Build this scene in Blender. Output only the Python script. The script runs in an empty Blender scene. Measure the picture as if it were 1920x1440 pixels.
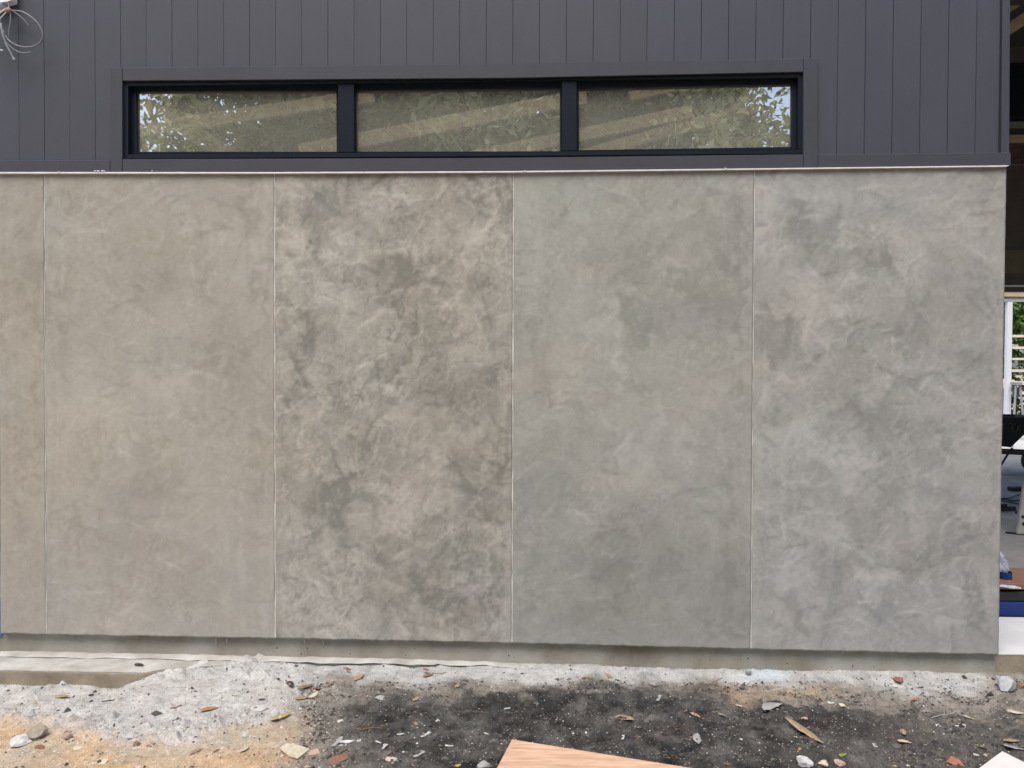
import bpy, bmesh, math, random
import numpy as np
from mathutils import Vector, Matrix

S = bpy.context.scene
C = S.collection
random.seed(7)
RNG = np.random.default_rng(11)
R = math.radians

# ------------------------------------------------------------------ camera
CAM = np.array([2.5521, -3.8929, 1.3906])
YAW, PITCH, ROLL, F = -0.0383, -0.0176, 0.0051, 1450.0        # F in pixels of a 1920 px wide frame
cy, sy, cp, sp, cr, sr = (math.cos(YAW), math.sin(YAW), math.cos(PITCH), math.sin(PITCH), math.cos(ROLL), math.sin(ROLL))
FWD = np.array([sy*cp, cy*cp, sp])
_r = np.array([cy, -sy, 0.0]); _u = np.cross(_r, FWD)
RGT, UP = cr*_r + sr*_u, -sr*_r + cr*_u
cam_d = bpy.data.cameras.new('camera'); cam = bpy.data.objects.new('camera', cam_d); C.objects.link(cam)
M = Matrix.Identity(4)
for i in range(3):
    M[i][0], M[i][1], M[i][2], M[i][3] = RGT[i], UP[i], -FWD[i], CAM[i]
cam.matrix_world = M
cam_d.sensor_width = 36; cam_d.lens = 36*F/1920; cam_d.clip_start = 0.05; cam_d.clip_end = 2000
S.camera = cam

# ------------------------------------------------------------------ sky, sun, exposure (bright overcast)
SUN_EL, SUN_AZ = R(62), R(200)              # azimuth clockwise from +Y
w = bpy.data.worlds.new('World'); S.world = w; w.use_nodes = True
nt = w.node_tree; bg = nt.nodes['Background']
sky = nt.nodes.new('ShaderNodeTexSky'); sky.sky_type = 'NISHITA'; sky.sun_disc = False
sky.sun_elevation = SUN_EL; sky.sun_rotation = SUN_AZ
sky.air_density = 1.0; sky.dust_density = 3.0; sky.ozone_density = 1.0
nt.links.new(sky.outputs[0], bg.inputs[0]); bg.inputs[1].default_value = 0.15
sun_d = bpy.data.lights.new('sun', 'SUN'); sun_d.energy = 1.5; sun_d.angle = R(35); sun_d.color = (1.0, 0.98, 0.94)
sun = bpy.data.objects.new('sun', sun_d); C.objects.link(sun)
sd = Vector((math.sin(SUN_AZ)*math.cos(SUN_EL), math.cos(SUN_AZ)*math.cos(SUN_EL), math.sin(SUN_EL)))
sun.rotation_euler = sd.to_track_quat('Z', 'Y').to_euler(); sun.location = sd*30
S.view_settings.view_transform = 'Standard'; S.view_settings.look = 'None'
S.view_settings.gamma = 1; S.view_settings.use_curve_mapping = False
S.view_settings.exposure = 0.80

# ------------------------------------------------------------------ helpers: measuring
def ray(px, py):
    return FWD*F + RGT*(px-960.0) - UP*(py-720.0)
def W(px, py, y=0.0):                       # pixel of the 1920x1440 photo -> point on the plane y
    d = ray(px, py); t = (y-CAM[1])/d[1]; return Vector(CAM+d*t)
def G(px, py, z=-0.125):                    # -> point on the horizontal plane z
    d = ray(px, py); t = (z-CAM[2])/d[2]; return Vector(CAM+d*t)
def P(x, y, z):                             # world (arrays) -> pixels
    dx, dy, dz = x-CAM[0], y-CAM[1], z-CAM[2]
    a = dx*RGT[0]+dy*RGT[1]+dz*RGT[2]; b = dx*UP[0]+dy*UP[1]+dz*UP[2]; c = dx*FWD[0]+dy*FWD[1]+dz*FWD[2]
    return 960+F*a/c, 720-F*b/c

# ------------------------------------------------------------------ helpers: noise
def _hash(ix, iy, seed):
    h = (ix.astype(np.int64)*374761393 + iy.astype(np.int64)*668265263 + seed*1442695041) & 0xffffffff
    h = ((h ^ (h >> 13))*1274126177) & 0xffffffff
    return (h ^ (h >> 16)) & 0xffff
def perlin(x, y, seed=0):
    ix, iy = np.floor(x), np.floor(y); fx, fy = x-ix, y-iy
    u, v = fx*fx*fx*(fx*(fx*6-15)+10), fy*fy*fy*(fy*(fy*6-15)+10)
    def g(ox, oy):
        a = _hash(ix+ox, iy+oy, seed)*(2*math.pi/65536.0)
        return np.cos(a)*(fx-ox)+np.sin(a)*(fy-oy)
    n0 = g(0, 0)*(1-u)+g(1, 0)*u; n1 = g(0, 1)*(1-u)+g(1, 1)*u
    return (n0*(1-v)+n1*v)*1.5
def fbm(x, y, seed=0, octv=5, gain=0.5):
    s, a = 0, 1.0
    for k in range(octv):
        s = s + a*perlin(x*2**k+k*17.3, y*2**k-k*9.1, seed+k); a *= gain
    return s
def sstep(a, b, x):
    t = np.clip((x-a)/(b-a), 0, 1); return t*t*(3-2*t)

# ------------------------------------------------------------------ helpers: objects
def tag(o, label=None, cat=None, group=None, kind=None):
    if label: o['label'] = label
    if cat: o['category'] = cat
    if group: o['group'] = group
    if kind: o['kind'] = kind
    return o
def empty(name, loc, label=None, cat=None, group=None, rz=0):
    o = bpy.data.objects.new(name, None); C.objects.link(o); o.location = loc; o.rotation_euler[2] = rz
    o.empty_display_size = 0.1
    return tag(o, label, cat, group)
def wloc(o):
    v = Vector((0, 0, 0))
    while o is not None: v += o.location; o = o.parent
    return v
def link_mesh(name, me, mat, parent=None, loc=(0, 0, 0)):
    o = bpy.data.objects.new(name, me); C.objects.link(o); o.parent = parent; o.location = loc
    if mat and not me.materials: me.materials.append(mat)
    return o
def mesh_from_bm(name, bm):
    me = bpy.data.meshes.new(name); bm.normal_update(); bm.to_mesh(me); bm.free(); return me
def part(name, bm, mat, parent=None, smooth=False, centre=True, kind=None):
    """bm in WORLD coordinates; its own origin goes to its middle"""
    bmesh.ops.recalc_face_normals(bm, faces=bm.faces)
    ctr = Vector((0, 0, 0))
    if centre and len(bm.verts):
        lo = Vector([min(v.co[i] for v in bm.verts) for i in range(3)]); hi = Vector([max(v.co[i] for v in bm.verts) for i in range(3)])
        ctr = (lo+hi)/2; ctr.z = lo.z
        bmesh.ops.translate(bm, verts=bm.verts, vec=-ctr)
    if smooth:
        for f in bm.faces: f.smooth = True
    me = mesh_from_bm(name, bm)
    base = wloc(parent) if parent else Vector((0, 0, 0))
    o = link_mesh(name, me, mat, parent, ctr-base)
    if kind: o['kind'] = kind
    return o
def prism(bm, pts, d):                      # closed polygon extruded by vector d
    a = [bm.verts.new(p) for p in pts]; b = [bm.verts.new(Vector(p)+Vector(d)) for p in pts]
    n = len(pts); bm.faces.new(a); bm.faces.new(b[::-1])
    for i in range(n): bm.faces.new((a[i], b[i], b[(i+1) % n], a[(i+1) % n]))
    return bm
def bev(bm, w, seg=1):
    if w: bmesh.ops.bevel(bm, geom=list(bm.edges), offset=w, segments=seg, affect='EDGES', profile=0.6)
    return bm
def wallprism(corners, y, depth, bevel=0.0015):
    bm = bmesh.new(); prism(bm, [W(a, b, y) for a, b in corners], (0, depth, 0)); return bev(bm, bevel)
def box(bm, x0, x1, y0, y1, z0, z1):
    prism(bm, [(x0, y0, z0), (x1, y0, z0), (x1, y0, z1), (x0, y0, z1)], (0, y1-y0, 0)); return bm
def bar(bm, p, q, wid, hei, up=(0, 0, 1)):
    p, q = Vector(p), Vector(q); d = (q-p).normalized(); s = d.cross(Vector(up))
    if s.length < 1e-4: s = d.cross(Vector((1, 0, 0)))
    s.normalize(); u = s.cross(d)
    pts = [p+s*a*wid/2+u*b*hei/2 for a, b in ((-1, -1), (1, -1), (1, 1), (-1, 1))]
    prism(bm, pts, q-p); return bm
def tube(bm, pts, r, n=7, cap=True):
    pts = [Vector(p) for p in pts]; rings = []
    up = Vector((0.3, 1, 0.2)).normalized()
    for i, p in enumerate(pts):
        d = (pts[min(i+1, len(pts)-1)]-pts[max(i-1, 0)]).normalized()
        s = d.cross(up).normalized(); u = s.cross(d); rr = r[i] if isinstance(r, (list, tuple)) else r
        rings.append([bm.verts.new(p+(s*math.cos(2*math.pi*k/n)+u*math.sin(2*math.pi*k/n))*rr) for k in range(n)])
    for a, b in zip(rings, rings[1:]):
        for k in range(n): bm.faces.new((a[k], a[(k+1) % n], b[(k+1) % n], b[k]))
    if cap: bm.faces.new(rings[0][::-1]); bm.faces.new(rings[-1])
    return bm
def spline(pts, n=10):                      # Catmull-Rom
    pts = [Vector(p) for p in pts]; q = [pts[0]]+pts+[pts[-1]]; out = []
    for i in range(1, len(q)-2):
        for k in range(n):
            t = k/n; a, b, c, d = q[i-1], q[i], q[i+1], q[i+2]
            out.append(0.5*((2*b)+(c-a)*t+(2*a-5*b+4*c-d)*t*t+(3*b-a-3*c+d)*t**3))
    return out+[pts[-1]]

# ------------------------------------------------------------------ helpers: materials
def mat(name, col, rough=0.7, var=0.15, scale=8.0, bump=0.1, bscale=60.0, spec=0.3, metal=0.0, stretch=None, hue=None):
    m = bpy.data.materials.new(name); m.use_nodes = True; t = m.node_tree; N = t.nodes; L = t.links
    b = N['Principled BSDF']; b.inputs['Roughness'].default_value = rough; b.inputs['Metallic'].default_value = metal
    b.inputs['Specular IOR Level'].default_value = spec
    tc = N.new('ShaderNodeTexCoord'); mp = N.new('ShaderNodeMapping'); L.new(tc.outputs['Object'], mp.inputs[0])
    if stretch: mp.inputs['Scale'].default_value = stretch
    oi = N.new('ShaderNodeObjectInfo'); va = N.new('ShaderNodeVectorMath'); va.operation = 'ADD'
    sc = N.new('ShaderNodeVectorMath'); sc.operation = 'SCALE'; L.new(oi.outputs['Location'], sc.inputs[0]); sc.inputs['Scale'].default_value = 3.7
    L.new(mp.outputs[0], va.inputs[0]); L.new(sc.outputs[0], va.inputs[1])
    n = N.new('ShaderNodeTexNoise'); n.inputs['Scale'].default_value = scale; n.inputs['Detail'].default_value = 6; n.inputs['Roughness'].default_value = 0.6
    L.new(va.outputs[0], n.inputs['Vector'])
    ramp = N.new('ShaderNodeValToRGB'); c = np.array(col); h = np.array(hue if hue else col)
    ramp.color_ramp.elements[0].position = 0.3; ramp.color_ramp.elements[1].position = 0.72
    ramp.color_ramp.elements[0].color = (*np.clip(c*(1-var), 0, 1), 1); ramp.color_ramp.elements[1].color = (*np.clip(h*(1+var), 0, 1), 1)
    L.new(n.outputs[0], ramp.inputs[0]); L.new(ramp.outputs[0], b.inputs['Base Color'])
    if bump:
        n2 = N.new('ShaderNodeTexNoise'); n2.inputs['Scale'].default_value = bscale; n2.inputs['Detail'].default_value = 4
        L.new(va.outputs[0], n2.inputs['Vector']); bp = N.new('ShaderNodeBump'); bp.inputs['Strength'].default_value = bump; bp.inputs['Distance'].default_value = 0.01
        L.new(n2.outputs[0], bp.inputs['Height']); L.new(bp.outputs[0], b.inputs['Normal'])
    return m
def attr_mat(name, rough=0.8, fine=(120.0, 0.12), bump=(90.0, 0.3, 0.004), spec=0.25, fine2=None):
    """colour from the mesh attribute 'Col' (pigment), broken up by fine noise"""
    m = bpy.data.materials.new(name); m.use_nodes = True; t = m.node_tree; N = t.nodes; L = t.links
    b = N['Principled BSDF']; b.inputs['Roughness'].default_value = rough; b.inputs['Specular IOR Level'].default_value = spec
    at = N.new('ShaderNodeAttribute'); at.attribute_name = 'Col'
    geo = N.new('ShaderNodeNewGeometry'); src = at.outputs['Color']
    for sc_, am_ in ([fine] + ([fine2] if fine2 else [])):
        n = N.new('ShaderNodeTexNoise'); n.inputs['Scale'].default_value = sc_; n.inputs['Detail'].default_value = 5; n.inputs['Roughness'].default_value = 0.65
        L.new(geo.outputs['Position'], n.inputs['Vector'])
        mr = N.new('ShaderNodeMapRange'); mr.inputs['From Min'].default_value = 0.3; mr.inputs['From Max'].default_value = 0.7
        mr.inputs['To Min'].default_value = 1-am_; mr.inputs['To Max'].default_value = 1+am_; L.new(n.outputs[0], mr.inputs['Value'])
        mx = N.new('ShaderNodeVectorMath'); mx.operation = 'SCALE'; L.new(src, mx.inputs[0]); L.new(mr.outputs[0], mx.inputs['Scale']); src = mx.outputs[0]
    L.new(src, b.inputs['Base Color'])
    n2 = N.new('ShaderNodeTexNoise'); n2.inputs['Scale'].default_value = bump[0]; n2.inputs['Detail'].default_value = 6; L.new(geo.outputs['Position'], n2.inputs['Vector'])
    bp = N.new('ShaderNodeBump'); bp.inputs['Strength'].default_value = bump[1]; bp.inputs['Distance'].default_value = bump[2]
    L.new(n2.outputs[0], bp.inputs['Height']); L.new(bp.outputs[0], b.inputs['Normal'])
    return m
MT = {}
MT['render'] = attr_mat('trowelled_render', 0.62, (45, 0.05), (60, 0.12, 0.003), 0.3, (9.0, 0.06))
MT['ground'] = attr_mat('ground_mix', 0.9, (160, 0.30), (220, 0.6, 0.006), 0.15, (520, 0.45))
MT['concrete'] = mat('footing_concrete', (0.27, 0.235, 0.185), 0.8, 0.28, 3.5, 0.4, 80, hue=(0.30, 0.29, 0.265))
MT['brown_concrete'] = mat('earth_stained_concrete', (0.245, 0.205, 0.15), 0.85, 0.25, 7, 0.3, 70, hue=(0.29, 0.245, 0.185))
MT['mortar'] = mat('pale_mortar', (0.37, 0.345, 0.30), 0.85, 0.18, 7, 0.6, 70, hue=(0.44, 0.43, 0.405))
MT['clad'] = mat('dark_grey_paint', (0.062, 0.064, 0.081), 0.5, 0.07, 3, 0.06, 140, 0.4, stretch=(1, 1, 0.3))
MT['trim'] = mat('dark_trim_paint', (0.056, 0.058, 0.072), 0.45, 0.06, 4, 0.05, 120, 0.4)
MT['groove'] = mat('groove_black', (0.036, 0.037, 0.046), 0.8, 0.05, 4, 0)
MT['alum'] = mat('dark_aluminium', (0.009, 0.013, 0.021), 0.45, 0.08, 5, 0.0, 60, 0.2)
MT['white'] = mat('white_flashing', (0.72, 0.71, 0.68), 0.6, 0.12, 20, 0.2)
MT['joint'] = mat('pale_joint_filler', (0.46, 0.44, 0.40), 0.8, 0.30, 5, 0.3, 80, hue=(0.56, 0.545, 0.51))
MT['pine'] = mat('raw_pine', (0.50, 0.37, 0.22), 0.7, 0.14, 4, 0.15, 40, stretch=(1, 1, 6), hue=(0.56, 0.43, 0.28))
MT['filler'] = mat('joint_filler', (0.50, 0.48, 0.445), 0.8, 0.22, 6, 0.3, 80, stretch=(1, 1, 1), hue=(0.60, 0.585, 0.55))
MT['rafter'] = mat('rafter_timber', (0.46, 0.38, 0.26), 0.7, 0.16, 4, 0.15, 40, stretch=(1, 1, 6))
MT['dark_in'] = mat('dark_interior_lining', (0.12, 0.10, 0.095), 0.85, 0.15, 3, 0.1)
MT['floor'] = mat('concrete_floor', (0.27, 0.26, 0.245), 0.7, 0.22, 2.5, 0.12, 40)
MT['sill'] = mat('pale_threshold', (0.60, 0.60, 0.60), 0.6, 0.08, 6, 0.1)
MT['black'] = mat('black_plastic', (0.018, 0.018, 0.020), 0.45, 0.1, 6, 0.05)
MT['steel_w'] = mat('white_steel', (0.82, 0.83, 0.86), 0.4, 0.03, 4, 0.02)

def glass_mat():
    m = bpy.data.materials.new('dusty_window_glass'); m.use_nodes = True; t = m.node_tree; N = t.nodes; L = t.links
    N.remove(N['Principled BSDF']); out = N['Material Output']
    tr = N.new('ShaderNodeBsdfTransparent'); tr.inputs[0].default_value = (0.88, 0.88, 0.83, 1)
    gl = N.new('ShaderNodeBsdfGlossy'); gl.inputs['Roughness'].default_value = 0.0; gl.inputs[0].default_value = (0.95, 0.97, 1, 1)
    df = N.new('ShaderNodeBsdfDiffuse'); df.inputs[0].default_value = (0.43, 0.42, 0.35, 1)
    m1 = N.new('ShaderNodeMixShader'); m1.inputs[0].default_value = 0.66; L.new(tr.outputs[0], m1.inputs[1]); L.new(gl.outputs[0], m1.inputs[2])
    geo = N.new('ShaderNodeNewGeometry'); n = N.new('ShaderNodeTexNoise'); n.inputs['Scale'].default_value = 3; n.inputs['Detail'].default_value = 5
    L.new(geo.outputs['Position'], n.inputs['Vector']); mr = N.new('ShaderNodeMapRange'); mr.inputs['To Min'].default_value = 0.25; mr.inputs['To Max'].default_value = 0.39
    L.new(n.outputs[0], mr.inputs['Value'])
    m2 = N.new('ShaderNodeMixShader'); L.new(mr.outputs[0], m2.inputs[0]); L.new(m1.outputs[0], m2.inputs[1]); L.new(df.outputs[0], m2.inputs[2])
    L.new(m2.outputs[0], out.inputs[0]); return m
MT['glass'] = glass_mat()
def leaf_mat(name, a, b, trans=0.3):
    m = bpy.data.materials.new(name); m.use_nodes = True; t = m.node_tree; N = t.nodes; L = t.links
    N.remove(N['Principled BSDF']); out = N['Material Output']
    geo = N.new('ShaderNodeNewGeometry'); ramp = N.new('ShaderNodeValToRGB')
    ramp.color_ramp.elements[0].color = (*a, 1); ramp.color_ramp.elements[1].color = (*b, 1)
    L.new(geo.outputs['Random Per Island'], ramp.inputs[0])
    d = N.new('ShaderNodeBsdfDiffuse'); tl = N.new('ShaderNodeBsdfTranslucent'); mx = N.new('ShaderNodeMixShader'); mx.inputs[0].default_value = trans
    L.new(ramp.outputs[0], d.inputs[0]); L.new(ramp.outputs[0], tl.inputs[0]); L.new(d.outputs[0], mx.inputs[1]); L.new(tl.outputs[0], mx.inputs[2]); L.new(mx.outputs[0], out.inputs[0])
    return m
MT['leaves'] = leaf_mat('tree_leaves', (0.07, 0.10, 0.035), (0.36, 0.38, 0.17), 0.5)
MT['lit_leaf_tint'] = leaf_mat('lit_tint_leaves', (0.34, 0.40, 0.15), (0.66, 0.68, 0.38), 0.5)  # pale leaf colour painted so the mirrored crowns look lit
MT['hedge'] = leaf_mat('hedge_leaves', (0.05, 0.10, 0.025), (0.15, 0.22, 0.07))
MT['bark'] = mat('bark', (0.13, 0.10, 0.075), 0.9, 0.3, 12, 0.6, 25)
def simple(col, rough=0.75, var=0.15, scale=40, bump=0.15, bscale=120):
    key = ('s', tuple(col), rough, var)
    if key not in MT: MT[key] = mat('debris_tone', col, rough, var, scale, bump, bscale)
    return MT[key]

# ================================================================== GROUND (one sheet to the horizon)
def lines(lo, hi, step, far_lo, far_hi):
    a = np.arange(lo, hi+1e-6, step); l, r = [], []; d, x = step, lo
    while x > far_lo: d *= 1.45; x -= d; l.append(x)
    d, x = step, a[-1]
    while x < far_hi: d *= 1.45; x += d; r.append(x)
    return np.concatenate([l[::-1], a, r])
gx = lines(-0.6, 6.3, 0.0072, -400, 400); gy = lines(-1.75, 0.05, 0.0072, -400, 400)
X, Y = np.meshgrid(gx, gy)
def cement_edge(px):                        # lower limit (photo row) of the spilled cement on the left
    return np.interp(px, [-200, 0, 60, 130, 200, 260, 330, 420, 500, 560, 640, 760], [1352, 1352, 1362, 1368, 1386, 1392, 1392, 1376, 1352, 1322, 1290, 1270])
def ground_height(X, Y):
    px, py = P(X, np.clip(Y, -2.2, 1), np.full_like(X, -0.125))
    wpx = px+40*fbm(X*3.1, Y*3.1, 5, 4); wpy = py+14*fbm(X*4.3, Y*4.3, 9, 4)
    near = np.exp(-np.clip(-Y-1.3, 0, 50)/1.5)*np.exp(-np.clip(np.abs(X-2.5)-3.5, 0, 50)/1.5)*np.exp(-np.clip(Y-0.1, 0, 50)/0.1)
    z = -0.128+0.012*fbm(X*1.3, Y*1.3, 1, 3)+near*(0.007*fbm(X*6, Y*6, 2, 4)+0.0045*fbm(X*28, Y*28, 3, 3))
    # trench in front of the exposed ledge face at the left
    tr = sstep(300, 200, px)*sstep(-0.42, -0.20, Y)*near
    z -= 0.055*tr
    cem = sstep(10, -16, wpy-cement_edge(wpx))*sstep(640, 520, wpx)*near
    rough = sstep(0.25, -0.25, fbm(X*3.3, Y*3.3, 23, 3)-0.9*sstep(1345, 1375, wpy)+0.35)
    lump = np.abs(fbm(X*9, Y*9, 21, 4)); crack = np.clip(1-np.abs(fbm(X*7, Y*9, 24, 3))*9, 0, 1)
    z += cem*(0.012+(0.006+0.034*rough)*lump)*(1-tr)+cem*0.009*rough*fbm(X*34, Y*34, 22, 4)-cem*0.012*crack*(0.2+rough)
    bank = np.exp(-((Y+0.33-0.03*perlin(X*3, X*0+2.2, 4))/0.05)**2)*sstep(330, 200, px)*near
    z += bank*0.02*(1+0.8*perlin(X*7, Y*7, 8))
    # dirt pushed up against the footing
    z += 0.016*sstep(-0.10, 0.04, Y)*sstep(250, 700, px)*near
    soil = sstep(560, 720, wpx)*sstep(1272, 1312, wpy)*near
    z += soil*(0.011*fbm(X*15, Y*15, 31, 5, 0.6)+0.006*np.abs(perlin(X*60, Y*60, 33)))
    z = z-0.07*(1-near)
    z = np.where(Y > 0.055, np.minimum(z, -0.20), z)
    return z, px, py, wpx, wpy, cem, soil
Z, px, py, wpx, wpy, cem, soil = ground_height(X, Y)
def ground_z(x, y):
    return float(ground_height(np.array([[x]]), np.array([[y]]))[0][0, 0])
def L3(*c): return np.array(c)
n1 = fbm(X*9, Y*9, 41, 5)[..., None]; n2 = fbm(X*33, Y*33, 42, 4)[..., None]; n3 = fbm(X*2.2, Y*2.2, 43, 3)[..., None]
cement = L3(0.41, 0.395, 0.37)*(1+0.20*n1+0.14*n2)
sand = (L3(0.45, 0.315, 0.19)*(1-np.clip(0.5+n3, 0, 1))+L3(0.40, 0.335, 0.255)*np.clip(0.5+n3, 0, 1))*(1+0.12*n1+0.14*n2)
greyd = L3(0.20, 0.182, 0.155)*(1+0.32*n1+0.25*n2)
black = (L3(0.028, 0.027, 0.026)*(1-np.clip(0.35+0.6*n3+0.55*n1, 0, 1))+L3(0.078, 0.073, 0.067)*np.clip(0.35+0.6*n3+0.55*n1, 0, 1))*(1+0.45*n1+0.3*n2)
col = greyd.copy()
def mixc(a, b, m): return a*(1-m[..., None])+b*m[..., None]
col = mixc(col, sand, sstep(640, 430, wpx)*sstep(1310, 1350, wpy))
col = mixc(col, cement, cem)
top_edge = np.interp(wpx, [500, 600, 660, 760, 850, 960, 1060, 1160, 1300, 1400, 1480, 1600, 1700, 1920], [1400, 1322, 1288, 1292, 1304, 1298, 1286, 1284, 1290, 1300, 1318, 1322, 1328, 1345])
sm = sstep(-14, 16, wpy-top_edge+26*n1[..., 0])*sstep(520, 720, wpx-0.5*(1400-wpy))
sm *= 1-0.45*sstep(1500, 1760, wpx)*sstep(0.5, -0.3, n1[..., 0])
sm *= 1-0.5*sstep(900, 640, wpx)*sstep(1360, 1420, wpy)
col = mixc(col, black, np.clip(sm, 0, 1))
strip = sstep(14, -14, wpy-np.interp(wpx, [0, 500, 800, 1100, 1400, 1650, 1920], [1262, 1270, 1276, 1276, 1280, 1292, 1312]))
col = mixc(col, cement*L3(0.98, 1.0, 1.02), strip*0.85*sstep(1900, 1800, px))
bl = np.exp(-(((px-1440)/50)**2+((py-1266)/9)**2)); col = mixc(col, np.broadcast_to(L3(0.44, 0.52, 0.56), col.shape), bl*0.8)
stn = np.exp(-(((wpx-1395)/45)**2+((wpy-1302)/14)**2)); col = mixc(col, np.broadcast_to(L3(0.34, 0.25, 0.17), col.shape)*(1+0.4*n2), stn*0.7)
stn = np.exp(-(((wpx-1500)/40)**2+((wpy-1298)/12)**2)); col = mixc(col, np.broadcast_to(L3(0.36, 0.27, 0.17), col.shape)*(1+0.4*n2), stn*0.6)
# beyond the building plot: sandy earth
far = sstep(1.0, 4.0, Y)+sstep(-1.8, -4, Y); col = mixc(col, sand, np.clip(far, 0, 1)*np.where(Y > 0, 1, 0.5))
col = np.clip(col, 0.015, 0.8)
ny, nx = X.shape
verts = np.stack([X, Y, Z], -1).reshape(-1, 3)
idx = np.arange(nx*ny).reshape(ny, nx)
faces = np.stack([idx[:-1, :-1], idx[:-1, 1:], idx[1:, 1:], idx[1:, :-1]], -1).reshape(-1, 4)
def fast_mesh(name, verts, faces, col=None, smooth=False):
    me = bpy.data.meshes.new(name); k = faces.shape[1]
    me.vertices.add(len(verts)); me.vertices.foreach_set('co', np.ascontiguousarray(verts, dtype=np.float32).ravel())
    me.loops.add(faces.size); me.loops.foreach_set('vertex_index', np.ascontiguousarray(faces, dtype=np.int32).ravel())
    me.polygons.add(len(faces)); me.polygons.foreach_set('loop_start', np.arange(0, faces.size, k, dtype=np.int32))
    me.update(calc_edges=True)
    if smooth: me.polygons.foreach_set('use_smooth', np.ones(len(faces), dtype=bool))
    if col is not None:
        a = me.color_attributes.new('Col', 'FLOAT_COLOR', 'POINT')
        a.data.foreach_set('color', np.concatenate([col, np.ones((len(col), 1))], 1).astype(np.float32).ravel())
    me.validate(); return me
g = link_mesh('ground', fast_mesh('ground', verts, faces, col.reshape(-1, 3), True), MT['ground']); g['kind'] = 'structure'

# exposed concrete ledge at the foot of the footing, left
bm = bmesh.new()
LZ = -0.112
e0, e1 = G(-120, 1257, LZ), G(292, 1264, LZ)
prism(bm, [(-1.5, 0.05, LZ), (-1.5, e0.y, LZ), (e0.x, e0.y, LZ), (e1.x-0.06, e1.y, LZ), (e1.x, e1.y+0.03, LZ), (e1.x+0.10, e1.y+0.10, LZ), (e1.x+0.6, -0.02, LZ), (e1.x+0.6, 0.05, LZ)], (0, 0, -0.14))
bev(bm, 0.004, 2)
led = part('concrete_ledge', bm, MT['brown_concrete']); led['kind'] = 'structure'
bm = bmesh.new(); bw = e0.y+0.006
prism(bm, [(-1.5, 0.05, LZ+0.001), (-1.5, bw, LZ+0.001), (e0.x, bw, LZ+0.001), (e1.x-0.06, e1.y+0.006, LZ+0.001), (e1.x+0.02, e1.y+0.06, LZ+0.001), (e1.x+0.55, -0.01, LZ+0.001), (e1.x+0.55, 0.05, LZ+0.001)], (0, 0, 0.004))
o = part('mortar_skim', bm, MT['mortar'], led)

# ================================================================== HOUSE
house = empty('house', (2.4, 0.5, -0.12), 'house wall of pale concrete render panels under dark grey cladding and a ribbon window', 'house')
RX = W(1880, 800, 0).x                      # right-hand corner of the wall
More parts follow.
